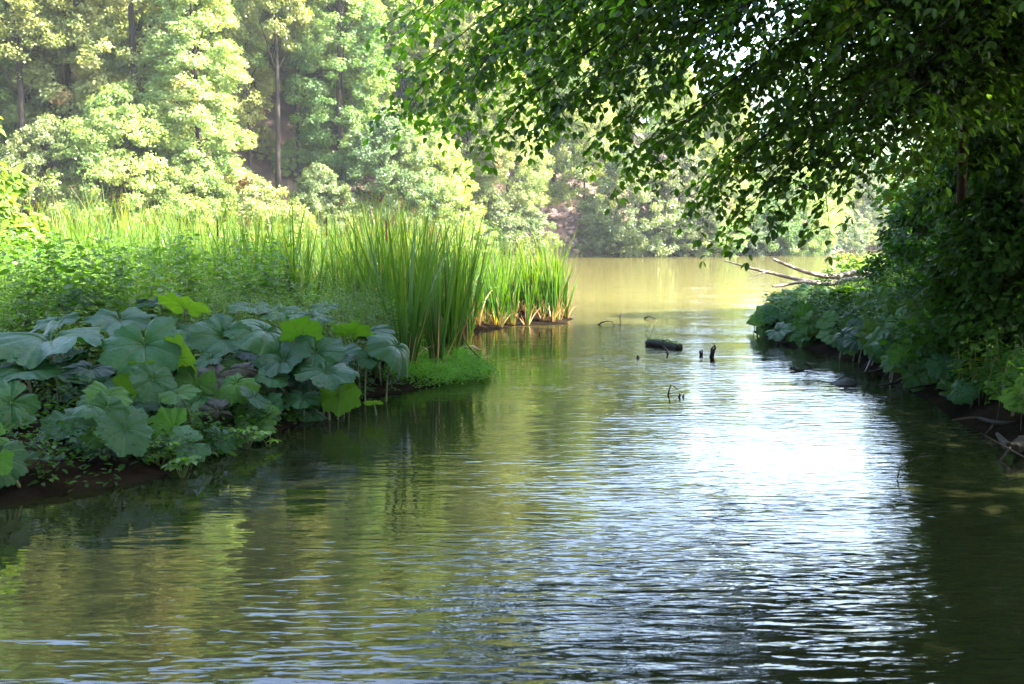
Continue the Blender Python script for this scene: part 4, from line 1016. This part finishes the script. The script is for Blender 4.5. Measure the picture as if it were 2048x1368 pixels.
stick([[(1423, 716), (1425, 704), (1423, 698), (1430, 690)], [(1425, 704), (1431, 696), (1427, 686)], [(1424, 712), (1430, 703)]], .035, 'dark forked snag standing out of the water right of the log', 1424, 714)
stick([[(1336, 790), (1341, 770), (1350, 775), (1357, 780)], [(1341, 770), (1338, 778)], [(1335, 789), (1348, 786)]], .009, 'thin angular twig standing in the near channel', 1338, 790)
stick([[(1358, 796), (1360, 789), (1358, 787)]], .015, 'left one of two tiny black stubs beside the angular twig', 1359, 795)
stick([[(1366, 795), (1368, 788)]], .013, 'right one of two tiny black stubs beside the angular twig', 1367, 795)
stick([[(1580, 736), (1595, 741), (1610, 739), (1622, 736), (1635, 735)], [(1595, 741), (1585, 730)], [(1622, 736), (1610, 724), (1602, 730)]], .018, 'branching twig with a dark knob lying in the glare', 1612, 742)
stick([[(1078, 672), (1080, 664), (1083, 668)]], .016, 'tiny dark stick left of the reed tip', 1080, 670)
stick([[(978, 735), (955, 712), (935, 690), (925, 675)], [(985, 733), (972, 731)]], .012, 'dark twig slanting into the water beside the herb patch', 975, 738)
stick([[(960, 700), (945, 692), (925, 694), (912, 702)]], .014, 'pale bent reed stalk lying at the edge of the herb patch', 950, 705, 'drift')
stick([[(1795, 955), (1800, 935), (1830, 915), (1860, 912)], [(1830, 915), (1850, 905)], [(1822, 940), (1850, 932), (1868, 925)]], .005, 'thin arching twig rising from the near water at the right', 1797, 958)
stick([[(2048, 915), (1960, 865), (1965, 960)][:2]], .01, 'thin bare twig hanging at the right edge', 2040, 930)
# grey stone in the glare
o = on(1688, 768); q = np.random.default_rng(8)
M['stone'] = bark_mat('grey_stone', (.04, .04, .045), (.1, .1, .11), 18)
V = []; Fq = []
for i in range(7):
    for j in range(12):
        ph = math.pi/2*i/6; th = 2*math.pi*j/12; s = 1+.12*math.sin(3*th+1)+.08*math.cos(5*th)
        V.append((math.sin(ph)*math.cos(th)*.13*s, math.sin(ph)*math.sin(th)*.08*s, math.cos(ph)*.07*(1+.2*math.cos(th))-.01))
Fq = [(i*12+j, (i+1)*12+j, (i+1)*12+(j+1) % 12, i*12+(j+1) % 12) for i in range(6) for j in range(12)]
tag(link('stone', mesh_np('stone', V, Fq, M['stone'], smooth=True), None, o), 'grey stone breaking the bright water near the right bank', 'stone')
# roots and dead sticks along the right bank
q = random.Random(33)
ROOT = [((2048, 812), (1990, 806), (1930, 800), (1880, 790)), ((1960, 780), (1900, 768), (1850, 772), (1810, 778)), ((2048, 850), (1990, 845), (1950, 836), (1905, 840)),
        ((1860, 745), (1820, 750), (1790, 765), (1755, 772)), ((2048, 885), (2020, 895), (1995, 868)), ((1830, 720), (1790, 728), (1760, 740), (1735, 745)),
        ((1990, 750), (1960, 790), (1940, 815)), ((1760, 700), (1745, 715), (1730, 745))]
LBR = ['longest pale root running along the waterline of the right bank', 'dark root above the waterline left of the long pale hanging leaf', 'brown branch lying at the water in the lower right', 'forked root reaching out into the glare',
       'thick dark root stub at the right edge near the water', 'thin root where the right bank turns', 'steep dead stick leaning on the right bank', 'thin upright dead stick at the bend of the right bank']
for k, (pl, lb) in enumerate(zip(ROOT, LBR)):
    Y0 = on(pl[0][0], 905 if pl[0][0] > 1900 else 800).y; Ys = [on(p[0], max(p[1]+22, 600)).y for p in pl]
    P = [at(p[0], p[1], y) for p, y in zip(pl, Ys)]
    branchy('root', P, .03 if k != 4 else .06, [([P[1], P[1]+Vector((-.15, -.1, -.12)), P[1]+Vector((-.25, -.2, -.2))], .012)], 'wet', lb, 'root', tuple(P[0]))
# small plant standing in the water left
def sprig(px, py, Y, h, n, label, mat='weed', ls=.06):
    o = on(px, py); e = empty('water_plant', o); q = np.random.default_rng(int(px)); tb = Tubes(); P = []; D = []
    for k in range(n):
        a = q.uniform(0, 6.3); t = np.array([math.cos(a)*.10, math.sin(a)*.06, h*q.uniform(.5, 1)])*1.0
        tb.add([(0, 0, -.03), t*.5+np.array([0, 0, .02]), t], [.003, .003, .002], 4)
        for j in range(6):
            b = a+j*1.05; P.append(t); D.append((math.cos(b), math.sin(b), -.1))
    link('stems', tb.mesh('stems', M['stem']), e)
    L = ls*q.uniform(.7, 1.3, len(P)); link('leaves', leaves('leaves', P, D, q.normal(size=(len(P), 3))*.3+np.array([0, 0, 1]), L, L*.6, M[mat]), e)
    return tag(e, label, 'plant')
sprig(495, 898, 7.4, .17, 7, 'small leafy plant standing in the dark water below the butterbur')
sprig(538, 893, 7.4, .12, 3, 'tiny two leaved plant in the water right of the small leafy plant')
sprig(365, 955, 6.4, .16, 8, 'leafy tuft at the waterline of the lower left bank')
sprig(318, 940, 6.5, .22, 9, 'dark leafy tuft left of the lower waterline tuft')

# ------------------------------------------------------------ haze
m, nt, out = new_mat('haze'); pv = nt.nodes.new('ShaderNodeVolumePrincipled'); pv.inputs['Color'].default_value = (.86, .92, 1, 1)
pv.inputs['Density'].default_value = HAZE_DENSITY; pv.inputs['Anisotropy'].default_value = .35; nt.links.new(pv.outputs[0], out.inputs['Volume'])
x0, x1, y0, y1, z0, z1 = -950, 950, -650, 1250, -2.2, 90
V = [(x, y, z) for x in (x0, x1) for y in (y0, y1) for z in (z0, z1)]
hm = mesh_np('haze', V, [(0, 1, 3, 2), (4, 6, 7, 5), (0, 4, 5, 1), (2, 3, 7, 6), (0, 2, 6, 4), (1, 5, 7, 3)], m)
tag(link('haze', hm), kind='stuff')
